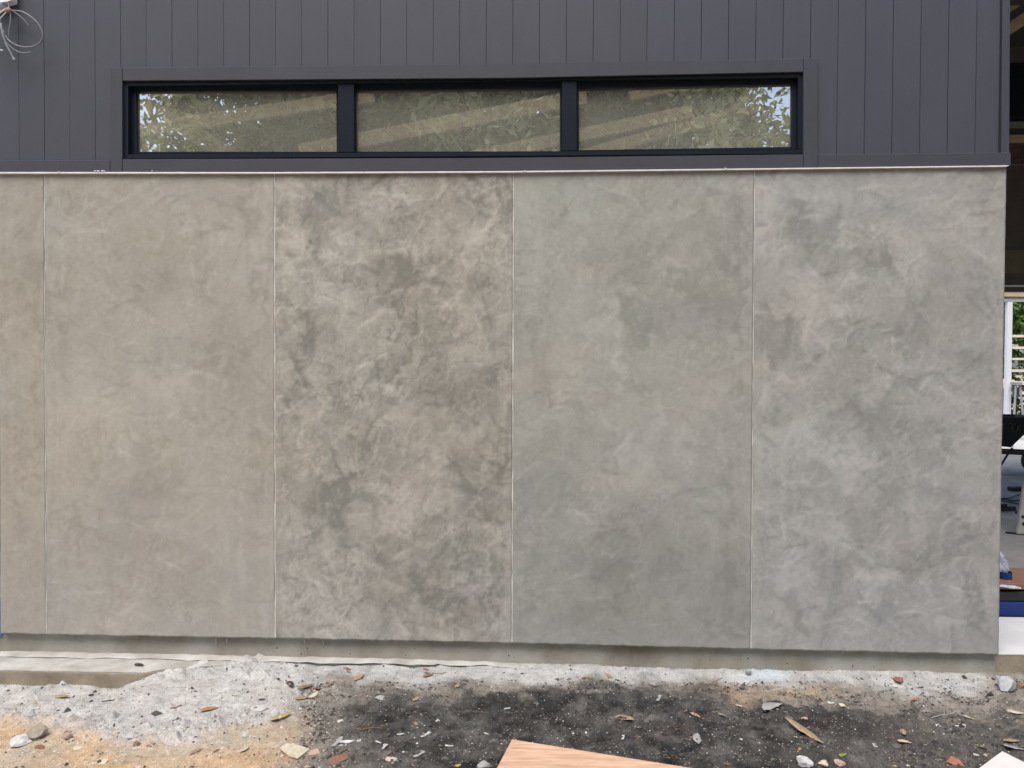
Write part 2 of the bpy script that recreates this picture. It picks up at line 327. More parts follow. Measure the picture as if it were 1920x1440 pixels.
# ---- render panels
J_TOP = [(83, 323), (515, 323.5), (963, 322.5), (1415, 317.5), (1887, 311)]
J_BOT = [(87, 1190), (516, 1197), (960, 1206), (1408, 1217.5), (1872, 1228)]
core = bmesh.new(); a, b = W(2, 330, 0), W(1868, 1215, 0)
box(core, a.x+0.03, b.x-0.008, 0.042, 0.16, 0.0, 2.375)
wallcore = part('wall_core', core, MT['joint'], house)
STAINS = {
 1: [(160, 390, 55, 16, -.5, 5), (240, 445, 70, 30, -.25, 0), (280, 545, 70, 30, -.3, 10), (468, 380, 12, 110, -.6, 0), (489, 540, 9, 60, -.75, 0), (430, 635, 50, 22, -.5, 15), (105, 540, 12, 60, -.5, 0), (310, 515, 40, 28, -.3, 0), (200, 880, 80, 55, -.3, 20), (292, 890, 55, 60, -.4, 0), (480, 930, 14, 110, -.4, 0), (140, 555, 40, 8, -.5, 20), (235, 590, 10, 10, -.5, 0), (96, 595, 9, 9, -.6, 0), (420, 700, 70, 40, -.3, 0), (270, 660, 20, 14, .4, 0), (300, 720, 60, 30, .3, 20), (150, 740, 50, 60, .3, 0), (330, 560, 40, 60, .2, 0), (145, 1000, 6, 60, -.6, 0), (460, 1100, 40, 60, -.25, 0), (500, 360, 14, 130, .25, 0), (330, 1070, 60, 60, -.2, 0), (370, 800, 40, 12, -.4, 60)],
 2: [(610, 410, 34, 60, -.7, 0), (740, 460, 60, 60, -.7, 0), (770, 525, 70, 34, -.6, 0), (620, 515, 60, 30, -.55, 20), (865, 535, 50, 34, -.6, 0), (745, 520, 34, 24, -.6, 0), (800, 625, 60, 44, -.6, 0), (620, 645, 60, 50, -.35, 0), (740, 700, 80, 50, -.3, 0), (885, 720, 60, 60, -.45, 0), (700, 860, 60, 44, -.55, 0), (640, 960, 44, 50, -.7, 0), (715, 1060, 90, 60, -.6, 0), (830, 1050, 62, 76, -.9, 20), (780, 1110, 60, 40, -.6, 0), (885, 930, 44, 76, -.55, 0), (566, 430, 16, 22, -.8, 0), (890, 1135, 90, 18, -.7, 0), (573, 445, 8, 8, -.6, 0), (526, 380, 14, 40, -.6, 0), (575, 650, 12, 60, -.8, 0), (555, 730, 8, 40, -.8, 10), (650, 350, 30, 30, -.4, 0), (930, 1010, 14, 160, -.5, 0),
     (548, 480, 34, 80, .6, 0), (872, 455, 30, 34, .8, 0), (680, 375, 44, 18, .6, 10), (660, 470, 30, 30, .4, 0), (730, 960, 60, 40, .6, -20), (645, 1030, 30, 44, .5, 30), (590, 800, 40, 60, .4, 50), (825, 880, 50, 24, .5, 20), (710, 850, 7, 34, .9, 30), (897, 380, 8, 60, .8, 0), (910, 1000, 7, 150, .6, 0), (590, 1060, 50, 70, .4, 0), (880, 1090, 60, 26, .3, 0), (560, 600, 30, 20, .4, 0), (830, 500, 40, 12, .5, 30), (770, 460, 14, 34, .5, 30), (620, 560, 40, 16, .5, 40), (745, 1175, 200, 16, .5, 0), (760, 1080, 30, 70, .5, 35), (680, 700, 34, 40, .4, 0), (640, 880, 60, 12, .5, -35), (873, 742, 9, 9, .7, 0), (800, 440, 200, 6, .3, -15), (560, 690, 40, 40, .3, 0)],
 3: [(1350, 480, 70, 110, -.45, 0), (1285, 560, 50, 34, -.35, 0), (1180, 615, 16, 70, -.5, 0), (1055, 380, 10, 60, -.5, 0), (1195, 725, 34, 22, -.5, 0), (1080, 850, 60, 100, -.3, 0), (1385, 560, 9, 180, -.6, 0), (1240, 1060, 120, 110, -.25, 0), (1280, 535, 16, 24, -.5, 0), (1340, 575, 40, 30, -.4, 0), (1020, 640, 20, 130, -.3, 0), (1150, 365, 16, 16, -.5, 0), (1245, 368, 14, 10, -.5, 40), (1180, 460, 120, 40, -.2, 0), (1130, 730, 200, 30, -.2, 0), (1360, 1010, 16, 160, -.5, 0), (985, 1000, 10, 200, -.35, 0), (1260, 605, 80, 16, -.4, 15), (1110, 1100, 60, 100, -.2, 0),
     (1188, 550, 20, 16, .6, 0), (985, 420, 26, 150, .3, 0), (1130, 600, 30, 14, .5, -25), (1155, 680, 10, 60, .5, 15), (1190, 850, 90, 80, .25, 0), (1290, 490, 20, 20, .4, 0), (1250, 420, 60, 30, .3, 0), (1100, 960, 40, 120, .25, 0), (1300, 900, 60, 100, .2, 0)],
 4: [(1520, 430, 60, 34, -.6, 0), (1590, 478, 70, 30, -.7, 0), (1470, 640, 44, 50, -.8, 0), (1562, 612, 36, 16, -.7, 0), (1760, 560, 100, 70, -.4, 20), (1660, 620, 60, 40, -.35, 0), (1830, 680, 36, 40, -.5, 0), (1500, 900, 60, 44, -.55, 40), (1640, 950, 60, 60, -.4, 40), (1492, 1150, 22, 50, -.8, 0), (1720, 1060, 50, 50, -.6, 30), (1822, 1120, 8, 70, -.9, 0), (1790, 1030, 14, 50, -.6, 25), (1450, 780, 40, 20, -.5, 0), (1845, 765, 40, 12, -.5, -20), (1740, 650, 80, 40, -.3, 0), (1440, 690, 14, 24, -.7, 0), (1640, 480, 30, 16, -.4, 0), (1490, 390, 30, 8, -.5, 0), (1700, 840, 60, 60, -.3, 0), (1600, 780, 200, 40, -.3, 10), (1855, 1020, 14, 30, -.5, 0), (1560, 1150, 26, 80, -.35, 0), (1620, 750, 30, 80, -.3, 0),
     (1440, 420, 24, 90, .6, 0), (1425, 425, 14, 14, .6, 0), (1570, 455, 44, 9, .8, -8), (1590, 875, 60, 30, .5, 35), (1550, 990, 60, 26, .6, 35), (1640, 1065, 50, 16, .7, 32), (1700, 500, 50, 60, .4, 0), (1662, 430, 14, 5, .9, -40), (1500, 530, 26, 40, .5, 0), (1470, 580, 60, 16, .4, 0), (1640, 740, 22, 30, .5, 0), (1680, 1010, 60, 40, .4, 40), (1500, 800, 20, 26, .5, 0), (1470, 1080, 40, 12, .6, 30), (1560, 360, 120, 20, .4, 0), (1685, 1125, 12, 5, .8, 0), (1480, 860, 80, 40, .4, 40)],
 0: [(10, 500, 12, 200, -.4, 0), (60, 560, 14, 200, -.45, 0), (55, 520, 20, 40, -.4, 0), (40, 650, 20, 60, .3, 0), (30, 900, 14, 140, -.4, 0), (70, 760, 8, 160, -.4, 0)]}
TINT = {0: ((0.300, 0.262, 0.218), (0.395, 0.352, 0.300)), 1: ((0.300, 0.270, 0.228), (0.420, 0.380, 0.330)), 2: ((0.218, 0.203, 0.172), (0.455, 0.410, 0.355)), 3: ((0.272, 0.258, 0.225), (0.405, 0.380, 0.337)), 4: ((0.245, 0.238, 0.212), (0.425, 0.400, 0.358))}
CONTR = {0: 0.40, 1: 0.42, 2: 1.0, 3: 0.42, 4: 0.62}
def lerp2(a, b, t): return (a[0]+(b[0]-a[0])*t, a[1]+(b[1]-a[1])*t)
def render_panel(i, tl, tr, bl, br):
    A, B, D, E = W(*tl), W(*tr), W(*bl), W(*br)
    wid, hei = (B-A).length, (A-D).length; st = 0.008
    nx, nz = max(int(wid/st), 4), int(hei/st)
    u, v = np.meshgrid(np.linspace(0, 1, nx+1), np.linspace(0, 1, nz+1))          # v = 0 bottom
    x = (D.x+(E.x-D.x)*u)*(1-v)+(A.x+(B.x-A.x)*u)*v; z = (D.z+(E.z-D.z)*u)*(1-v)+(A.z+(B.z-A.z)*u)*v
    # ragged lower lip of the render
    rag = 0.004*perlin(x*9, x*0+i, 60+i)+0.0035*np.clip(perlin(x*45, x*0+i, 61), -0.4, 2); z = z-np.clip(rag, -0.004, 0.012)*np.clip(1-v*40, 0, 1)
    x = x + 0.0007*perlin(z*14, z*0+i, 63)*(np.where(u < 0.001, 1, 0)+np.where(u > 0.999, -1, 0))
    ppx, ppy = P(x, 0*x, z)
    wx = 30*fbm(x*6, z*6, 70+i, 5, 0.6); wz = 30*fbm(x*6+7, z*6-3, 75+i, 5, 0.6)
    qx, qz = x+0.10*fbm(x*5, z*5, 85, 4, 0.6), z+0.10*fbm(x*5+3, z*5, 95, 4, 0.6)
    fq = {0: 1.1, 1: 0.75, 2: 1.35, 3: 0.62, 4: 0.95}[i]; mw = {0: 0.35, 1: 0.30, 2: 0.72, 3: 0.34, 4: 0.55}[i]; az = {0: 0.5, 1: 0.8, 2: 0.9, 3: 0.6, 4: 0.85}[i]
    m = 0.50*fbm(qx*1.7, qz*1.3, 80+i, 4)+0.85*mw*fbm(qx*5.0*fq, qz*5.0*fq*az, 84+i, 7, 0.68)+(0.14+0.20*mw)*fbm(qx*19*fq, qz*15*fq, 101+i, 5, 0.7)+0.13*fbm(x*52, z*30, 108+i, 3)
    # wisps dragged by the trowel: noise stretched along three working directions, each in its own patches
    for q_, (an, wt) in enumerate(((0.85, 1.0), (-0.75, 0.9), (1.57, 0.8), (0.15, 0.4))):
        ca, sa = math.cos(an), math.sin(an); p_, n_ = qx*ca+qz*sa, -qx*sa+qz*ca; bend = 0.05*perlin(p_*4, n_*4, 130+q_)
        wsp = fbm(p_*5.0+q_*9, (n_+bend)*30, 140+i*7+q_, 4, 0.6); msk = sstep(-0.05, 0.45, fbm(x*2.3+q_*5, z*2.3, 150+i*5+q_, 3))
        m = m+wt*(0.34+0.42*mw)*wsp*msk
    m = m+(0.20 if i in (1, 3, 4) else 0.10)*fbm(x*22, z*1.3, 160+i, 3)*sstep(-0.2, 0.5, fbm(x*1.5, z*1.1, 165+i, 2))
    ridge = 1-np.abs(fbm(qx*5.5, qz*5.5, 120+i, 4, 0.6))*2.4; m = m+0.55*np.clip(ridge, 0, 1)**4*sstep(0, 0.5, fbm(x*2.4, z*2.4, 121+i, 2)+0.25)
    for (sx, sz, rx, rz, am, ang) in STAINS[i]:
        dx, dz = ppx+wx-sx, ppy+wz-sz; ca, sa = math.cos(R(ang)), math.sin(R(ang)); q = ((dx*ca+dz*sa)/rx)**2+((-dx*sa+dz*ca)/rz)**2
        m = m+am*(0.9 if i == 2 else 1.25)*(1-sstep(0.0, 2.0, q))*(1+0.5*fbm(x*16, z*11, 170+i, 3))
    # trowel strokes: soft on one side, crisp on the other
    rg = np.random.default_rng(200+i); hgt = np.zeros_like(m); jit = 0.006*fbm(x*45, z*45, 300, 3)
    for k in range(int(70*wid*(9.0 if i == 2 else 7.0 if i == 4 else 4.0))):
        sx, sz = rg.uniform(x.min(), x.max()), rg.uniform(-0.05, 2.45); ang = rg.choice([0.9, -0.8, 1.5, 0.3, -0.4])+rg.normal(0, 0.35)
        Ls = rg.uniform(0.025, 0.14); Ws = Ls*rg.uniform(0.10, 0.38); am = rg.normal(0, 0.46 if i in (2, 4) else 0.34)
        ca, sa = math.cos(ang), math.sin(ang); dx, dz = x-sx, z-sz; p, q = dx*ca+dz*sa, -dx*sa+dz*ca+0.25*p**2/Ls if False else -dx*sa+dz*ca
        q = q+rg.normal(0, 2.5)*p*p+jit; e = np.clip(1-(p/Ls)**2, 0, 1)
        prof = np.where(q > 0, np.exp(-(q/(0.30*Ws))**2*3), np.exp(-(q/Ws)**2*1.5))*e
        m = m+am*prof; hgt += 0.0009*prof*np.sign(am)
    # vertical pull marks near the joints
    for ue in (u*wid, (1-u)*wid):
        m = m+0.30*np.exp(-(ue/0.10)**2)*fbm(x*40, z*2.2, 400+i, 4)
        m = m-0.25*np.exp(-((ue-0.10)/0.025)**2)*sstep(-0.1, 0.5, perlin(x*2, z*1.3, 410+i))
    m = m+0.22*np.exp(-((1-v)*hei/0.03)**2)*fbm(x*6, z*40, 420, 3)
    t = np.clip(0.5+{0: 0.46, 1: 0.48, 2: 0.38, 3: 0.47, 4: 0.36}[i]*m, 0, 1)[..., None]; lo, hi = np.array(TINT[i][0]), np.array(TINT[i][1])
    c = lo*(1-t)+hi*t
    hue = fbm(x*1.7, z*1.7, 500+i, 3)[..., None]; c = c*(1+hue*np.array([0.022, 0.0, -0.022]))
    c = c*np.array([0.965, 1.004, 0.998]); c = c*np.array([0.997, 1.002, 1.014]); gb = sstep(900, 1900, ppx)[..., None]; c = c*(1+gb*np.array([0.012, -0.014, 0.014]))        # tint shifts slightly towards the right
    c = c*(1+sstep(600, 1250, ppy)[..., None]*np.array([-0.04, -0.04, 0.0]))               # slightly darker and bluer towards the bottom
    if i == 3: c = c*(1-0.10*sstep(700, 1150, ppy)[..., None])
    y = -hgt+0.0006*fbm(x*10, z*10, 600+i, 3)
    front = np.stack([x, y, z], -1).reshape(-1, 3); colr = c.reshape(-1, 3)
    idx = np.arange((nx+1)*(nz+1)).reshape(nz+1, nx+1)
    fc = np.stack([idx[:-1, :-1], idx[:-1, 1:], idx[1:, 1:], idx[1:, :-1]], -1).reshape(-1, 4)
    rim = np.concatenate([idx[0, :-1], idx[:-1, -1], idx[-1, :0:-1], idx[:0:-1, 0]]); nr = len(rim)
    back = front[rim].copy(); back[:, 1] = 0.041; k0 = len(front)
    sides = np.array([[rim[(j+1) % nr], rim[j], k0+j, k0+(j+1) % nr] for j in range(nr)])
    allv = np.concatenate([front, back]); allc = np.concatenate([colr, colr[rim]])
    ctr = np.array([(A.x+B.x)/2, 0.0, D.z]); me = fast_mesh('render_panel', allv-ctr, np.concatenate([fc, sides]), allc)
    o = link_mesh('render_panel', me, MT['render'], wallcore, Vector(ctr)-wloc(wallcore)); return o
GAP = 1.0
edges_t = [(-2, 322.5)]+J_TOP; edges_b = [(1.5, 1188)]+J_BOT
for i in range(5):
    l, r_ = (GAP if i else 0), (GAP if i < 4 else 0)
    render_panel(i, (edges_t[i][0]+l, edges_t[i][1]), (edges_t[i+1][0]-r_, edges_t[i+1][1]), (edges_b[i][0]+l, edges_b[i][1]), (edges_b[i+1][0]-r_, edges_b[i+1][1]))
for k in range(4):
    (xt, yt), (xb, yb) = J_TOP[k], J_BOT[k]
    bm = bmesh.new(); n = 60; prev = None; rg = np.random.default_rng(k+40)
    for j in range(n+1):
        t = j/n; q = W(xt+(xb-xt)*t, yt+3+(yb-yt-5)*t); hw = 0.0022*(0.55+0.9*rg.random())*(1.15 if k in (1, 2) else 0.8); yy = -0.0012 if perlin(np.array([t*9.0]), np.array([k*3.3]), 5)[0] > (-0.35 if k != 0 else -0.15) else 0.002
        cur = [bm.verts.new((q.x-hw, yy, q.z)), bm.verts.new((q.x+hw, yy, q.z)), bm.verts.new((q.x+0.004, 0.04, q.z)), bm.verts.new((q.x-0.004, 0.04, q.z))]
        if prev:
            for a in range(4): bm.faces.new((prev[a], prev[(a+1) % 4], cur[(a+1) % 4], cur[a]))
        else: bm.faces.new(cur)
        prev = cur
    bm.faces.new(prev[::-1])
    part('joint_strip', bm, MT['filler'], wallcore)

# ---- footing
FB = [(-150, 1232), (250, 1240), (730, 1250), (1100, 1258), (1440, 1268), (1700, 1280), (1990, 1292)]
bm = bmesh.new(); xs = [W(x, y, 0.045).x for x, y in FB]
box(bm, xs[0]-1.0, RX+0.004, 0.033, 0.30, -0.24, 0.02)
foot = part('footing', bm, MT['concrete'], house)
for k in range(26):                         # air holes in the cast face
    x = RNG.uniform(480, 1850); y = np.interp(x, [0, 960, 1900], [1212, 1226, 1252])+RNG.uniform(-8, 16)
    q = W(x, y, 0.0328); bm = bmesh.new(); r = RNG.uniform(0.0018, 0.0042)
    bmesh.ops.create_circle(bm, cap_ends=True, radius=r, segments=7, matrix=Matrix.Translation(q) @ Matrix.Rotation(R(90), 4, 'X'))
    part('air_hole', bm, MT['groove'], foot)
# drips of render hanging below the panels
for (x, y, h) in [(571, 1199, 9), (606, 1200, 12), (405, 1196, 14), (425, 1197, 10), (970, 1207, 6), (1580, 1221, 5), (985, 1206, 5)]:
    bm = bmesh.new(); q = W(x, y, 0.02); hh = h*0.0027; bmesh.ops.create_cone(bm, segments=6, radius1=0.0015, radius2=0.004, depth=hh, matrix=Matrix.Translation(q-Vector((0, 0, hh/2)))); part('render_drip', bm, MT['mortar'], wallcore)

# mortar bead along the foot of the footing
bm = bmesh.new(); rg = np.random.default_rng(5); prev = None
for t in np.linspace(-200, 1150, 220):
    x = W(t, 1240, 0.045).x; n_ = float(perlin(np.array([x*6.0]), np.array([0.3]), 7)[0]); wd = 0.062+0.012*n_ if t < 820 else 0.05+0.02*n_
    zt = LZ+0.012+0.004*float(perlin(np.array([x*13.0]), np.array([0.7]), 8)[0])
    if t > 700: zt -= 0.022*((t-700)/450)**1.5
    cur = [bm.verts.new((x, 0.046, zt+0.008)), bm.verts.new((x, 0.046-wd*0.9, zt)), bm.verts.new((x, 0.046-wd, zt-0.004)), bm.verts.new((x, 0.046-wd+0.016, zt-0.0115)), bm.verts.new((x, 0.046-wd+0.02, -0.17))]
    if prev:
        for a in range(4): bm.faces.new((prev[a], prev[a+1], cur[a+1], cur[a]))
    prev = cur
part('mortar_bead', bm, MT['mortar'], foot, smooth=False)

# ---- cladding
ZT = 4.35
cl = bmesh.new(); box(cl, W(-700, 200, 0.03).x, W(1875, 200, 0.03).x, 0.032, 0.13, 2.425, ZT-0.02)
# opening for the window is cut by building the core in four boxes
cl.free(); cl = bmesh.new()
wx0, wx1 = W(232, 220, 0.03).x, W(1505, 220, 0.03).x; wz0, wz1 = W(900, 290, 0.03).z, W(900, 150, 0.03).z
cx0, cx1 = W(-700, 200, 0.03).x, W(1877, 200, 0.03).x
box(cl, cx0, wx0, 0.0115, 0.13, 2.42, ZT-0.02); box(cl, wx1, cx1, 0.0115, 0.13, 2.42, ZT-0.02)
box(cl, wx0+0.001, wx1-0.001, 0.012, 0.1295, wz1+0.02, ZT-0.021); box(cl, wx0+0.001, wx1-0.001, 0.012, 0.1295, 2.421, wz0-0.012)
clad = part('clad_wall', cl, MT['groove'], house)
gx0, gx1 = W(178, 80, 0.006).x, W(1831, 80, 0.006).x; pitch = (gx1-gx0)/33
def zat(pxx, pyy, y): return W(pxx, pyy, y).z
ytop_l, ytop_r = zat(208, 130, 0.006), zat(1533, 108, 0.006)
for k in range(-9, 34):
    hg = 0.0006 if k < 14 else 0.0009 if k < 22 else 0.0013; xa = gx0+k*pitch+hg; xb = gx0+(k+1)*pitch-hg  # gaps narrow to the left to imitate haze softening the grooves
    if k == 33: xb = W(1873.5, 150, 0.006).x
    xm = (xa+xb)/2; XL, XR = W(208, 200, 0.006).x, W(1532, 200, 0.006).x
    zb = np.interp(xm, [W(0, 302, 0.006).x, XL, XR, W(1880, 289, 0.006).x], [zat(0, 303, 0.006), zat(208, 303, 0.006), zat(1533, 293, 0.006), zat(1880, 291, 0.006)])
    def zbot(x):
        if XL-0.004 < x < XR+0.004: return np.interp(x, [XL, XR], [ytop_l, ytop_r])-0.012
        return zb-0.004
    bm = bmesh.new()
    if xa < XL < xb or xa < XR < xb:        # board notched round the window trim
        c = XL if xa < XL < xb else XR
        if c == XL: pts = [(xa, zbot(xa)), (c, zbot(xa)), (c, ytop_l-0.012), (xb, ytop_l-0.012), (xb, ZT), (xa, ZT)]
        else: pts = [(xa, ytop_r-0.012), (c, ytop_r-0.012), (c, zbot(xb)), (xb, zbot(xb)), (xb, ZT), (xa, ZT)]
    else: pts = [(xa, zbot(xa)), (xb, zbot(xb)), (xb, ZT), (xa, ZT)]
    dy = 0.0006*math.sin(k*2.3)
    prism(bm, [(x, 0.006+dy, z) for x, z in pts], (0, 0.0052, 0)); bev(bm, 0.0007)
    part('cladding_board', bm, MT['clad'], clad)
# corner trim, lower trim band, window trim
part('corner_trim', wallprism([(1880.5, -60), (1894.5, -60), (1892.5, 289), (1878, 289)], -0.008, 0.10), MT['trim'], house)
TY = -0.010
part('trim_board', wallprism([(-300, 301), (206, 300.5), (206, 321.5), (-300, 321.5)], TY, 0.03), MT['trim'], house)
part('trim_board', wallprism([(229.6, 298.6), (880, 296.5), (1506, 289.5), (1506, 315), (960, 320), (229.6, 321.5)], TY-0.002, 0.03), MT['trim'], house)
part('trim_board', wallprism([(1534.2, 290), (1895.3, 286), (1895.3, 309.5), (1534.2, 313.8)], TY, 0.12), MT['trim'], house)
part('trim_board', wallprism([(206.6, 127), (229, 127), (229, 321.6), (206.6, 321.6)], TY-0.001, 0.03), MT['trim'], house)
part('trim_board', wallprism([(1506.8, 109.3), (1533.5, 108.8), (1533.5, 314), (1506.8, 314.8)], TY-0.001, 0.03), MT['trim'], house)
part('trim_board', wallprism([(229.6, 126.8), (960, 119.5), (1506.2, 109.4), (1506.2, 134.6), (960, 145.6), (229.6, 151.2)], TY, 0.03), MT['trim'], house)
# white flashing line between trim and render
bm = bmesh.new(); prism(bm, [W(a, b, -0.016) for a, b in [(-300, 322.3), (515, 322.3), (960, 320.6), (1415, 315.6), (1893, 309.9), (1887, 312.2), (1415, 318), (960, 323.2), (515, 325.2), (-300, 325.2)]], (0, 0.06, 0))
part('flashing', bm, MT['white'], house)
bm = bmesh.new()                            # crumbs of white sealant sitting on the flashing
for (x, y, s) in [(178, 320.5, 1.4), (184, 321, 1.8), (192, 320.5, 1.5), (196, 321, 1.2), (111, 323, 1.6), (285, 320.5, 1), (984, 321, 1.6), (1360, 315.5, 1.2)]:
    bmesh.ops.create_icosphere(bm, subdivisions=1, radius=s*0.0027, matrix=Matrix.Translation(W(x, y, -0.017)) @ Matrix.Scale(1.7, 4, (1, 0, 0)))
part('sealant', bm, MT['white'], house, kind='stuff')

# ---- ribbon window
WO = dict(tl=(230.5, 152), tr=(1506, 135.5), bl=(230.5, 297.5), br=(1506, 288))
def frame_ring(outer, inner, y, depth, bevel=0.0015):
    bm = bmesh.new()
    o_ = [W(a, b, y) for a, b in outer]; i_ = [W(a, b, y) for a, b in inner]
    for k in range(4):
        j = (k+1) % 4; prism(bm, [o_[k], o_[j], i_[j], i_[k]], (0, depth, 0))
    bmesh.ops.remove_doubles(bm, verts=bm.verts, dist=0.0001)
    return bm
win = part('window', frame_ring([WO['tl'], WO['tr'], WO['br'], WO['bl']], [(240, 161), (1497, 145), (1497, 281), (240, 289)], 0.004, 0.11), MT['alum'], house)
PANES = [((255, 172), (630.5, 170), (631.5, 284.5), (257, 284.5)), ((667, 170), (1050, 165.5), (1050, 283.5), (668, 284.5)), ((1085.5, 166.5), (1486, 158), (1484, 275.5), (1085.5, 281.5))]
for k, pc in enumerate(PANES):
    ox = [(241, 633), (664, 1053), (1082, 1496)][k]
    out = [(ox[0], np.interp(ox[0], [240, 1497], [161.5, 145.5])), (ox[1], np.interp(ox[1], [240, 1497], [161.5, 145.5])), (ox[1], np.interp(ox[1], [240, 1497], [288.5, 280.5])), (ox[0], np.interp(ox[0], [240, 1497], [288.5, 280.5]))]
    part('sash', frame_ring(out, pc, 0.034, 0.04), MT['alum'], win)
    bm = bmesh.new(); prism(bm, [W(a+s[0], b+s[1], 0.052) for (a, b), s in zip(pc, ((-2, -2), (2, -2), (2, 2), (-2, 2)))], (0, 0.003, 0))
    me_f = [f for f in bm.faces if abs(f.normal.y) > 0.9 or True]
    # single sheet: keep the front face only so that the film on the glass counts once
    bm.free(); bm = bmesh.new(); bm.faces.new([bm.verts.new(W(a+s[0], b+s[1], 0.052)) for (a, b), s in zip(pc, ((-2, -2), (2, -2), (2, 2), (-2, 2)))])
    part('pane', bm, MT['glass'], win)
for (a, b) in ((633.6, 663.4), (1053.6, 1081.4)):
    part('mullion', wallprism([(a, np.interp(a, [240, 1497], [162, 146])), (b, np.interp(b, [240, 1497], [162, 146])), (b, np.interp(b, [240, 1497], [288, 280])), (a, np.interp(a, [240, 1497], [288, 280]))], 0.010, 0.10), MT['alum'], win)

# ---- inside the house: floor, rear wall, roof, trusses
BX1 = 16.0; RY = 6.15; SL = W(1890, 1226, 0.05).z
bm = bmesh.new(); box(bm, RX+0.006, BX1, 0.05, 10.5, -0.24, SL-0.004); box(bm, -3.0, RX+0.005, 0.31, 10.5, -0.24, SL-0.005)
slab = part('floor_slab', bm, MT['floor'], house)
bm = bmesh.new(); box(bm, RX+0.006, BX1, 0.046, 0.0495, -0.24, SL-0.002); part('slab_edge', bm, MT['brown_concrete'], slab)
bm = bmesh.new(); box(bm, RX+0.008, BX1, 0.044, G(1890, 1158, SL).y, SL-0.003, SL+0.003); part('threshold', bm, MT['sill'], slab)
def wz(pyy, y): return W(1900, pyy, y).z
bm = bmesh.new()
box(bm, -3.0, 3.4, RY, RY+0.15, SL, 5.5)                                   # left of the rear opening
box(bm, 3.401, BX1, RY, RY+0.15, wz(546, RY), wz(309, RY))
rear = part('rear_wall', bm, MT['dark_in'], house)
bm = bmesh.new(); box(bm, 3.41, BX1, RY-0.03, RY-0.001, wz(513, RY), wz(469, RY)); part('timber_band', bm, mat('olive_board', (0.17, 0.145, 0.095), 0.8, 0.15), rear)
bm = bmesh.new(); box(bm, 3.41, BX1, RY-0.03, RY-0.002, wz(538, RY), wz(535, RY)); part('door_track', bm, MT['steel_w'], rear)
bm = bmesh.new(); box(bm, 3.41, BX1, RY-0.04, RY-0.001, wz(309, RY), wz(271, RY)); part('brick_band', bm, mat('dark_red_lining', (0.14, 0.085, 0.075), 0.85, 0.2), rear)
bm = bmesh.new(); box(bm, 3.41, BX1, RY-0.06, RY+0.10, wz(270, RY), wz(255.5, RY)); part('wall_plate', bm, MT['pine'], rear)
bm = bmesh.new(); box(bm, 3.41, BX1, RY, RY+0.10, wz(255, RY), wz(241, RY)); part('frame_rail', bm, MT['trim'], rear)
bm = bmesh.new(); box(bm, 3.41, BX1, RY, RY+0.09, wz(240.5, RY), wz(228, RY)); part('pale_green_board', bm, mat('pale_green', (0.22, 0.26, 0.17), 0.7, 0.08), rear)
bm = bmesh.new(); box(bm, 3.41, BX1, RY, RY+0.10, wz(227.5, RY), wz(118, RY)); part('transom_frame', bm, MT['alum'], rear)
bm = bmesh.new(); box(bm, 3.41, BX1, RY-0.02, RY-0.001, wz(124, RY), wz(120.5, RY)); box(bm, 3.41, BX1, RY-0.012, RY-0.001, wz(223, RY), wz(218, RY)); part('transom_rail', bm, MT['black'], rear)
bm = bmesh.new(); box(bm, 3.41, BX1, RY, RY+0.10, wz(117.5, RY), 5.5); part('upper_lining', bm, MT['dark_in'], rear)
bm = bmesh.new(); tube(bm, spline([W(1880, 318, RY-0.06), W(1898, 301, RY-0.06), W(1925, 296, RY-0.06), W(1990, 285, RY-0.06)]), 0.006, 5); tube(bm, spline([W(1918, 272, RY-0.055), W(1916, 330, RY-0.055), W(1910, 360, RY-0.055), W(1903, 382, RY-0.055)]), 0.006, 5); tube(bm, spline([W(1880, 286, RY-0.065), W(1900, 281, RY-0.065), W(1930, 277, RY-0.065)]), 0.005, 5)
part('hanging_cable', bm, mat('brown_cable', (0.16, 0.10, 0.085), 0.6), rear)
# side walls, inner face of the front wall corner, roof
bm = bmesh.new(); box(bm, BX1, BX1+0.15, 0.05, 6.3, -0.2, 5.4); part('side_wall', bm, MT['dark_in'], house)
bm = bmesh.new(); box(bm, -3.15, -3.0, 0.05, 6.3, -0.2, 5.4); part('side_wall', bm, MT['dark_in'], house)
bm = bmesh.new(); 
def zr(y): return ZT-0.02+(y-0.135)*(5.55-ZT+0.02)/(6.45-0.135)
for (x0, x1, y0_, y1_) in [(-3.2, -0.8, 0.135, 6.45), (5.2, BX1+0.2, 0.135, 6.45), (-0.8, 5.2, 1.75, 6.45), (-0.8, 5.2, 0.135, 0.3)]:  # open gap behind the front wall added to bring daylight onto the rafters
    prism(bm, [(x0, y0_, zr(y0_)), (x1, y0_, zr(y0_)), (x1, y1_, zr(y1_)), (x0, y1_, zr(y1_))], (0, 0, 0.12))
bmesh.ops.remove_doubles(bm, verts=bm.verts, dist=0.0001)
part('roof', bm, mat('roof_sheet', (0.10, 0.09, 0.08), 0.7, 0.1), house)
bm = bmesh.new(); box(bm, cx0, BX1, 0.0, 0.125, ZT+0.002, ZT+0.22); part('fascia', bm, MT['trim'], house)
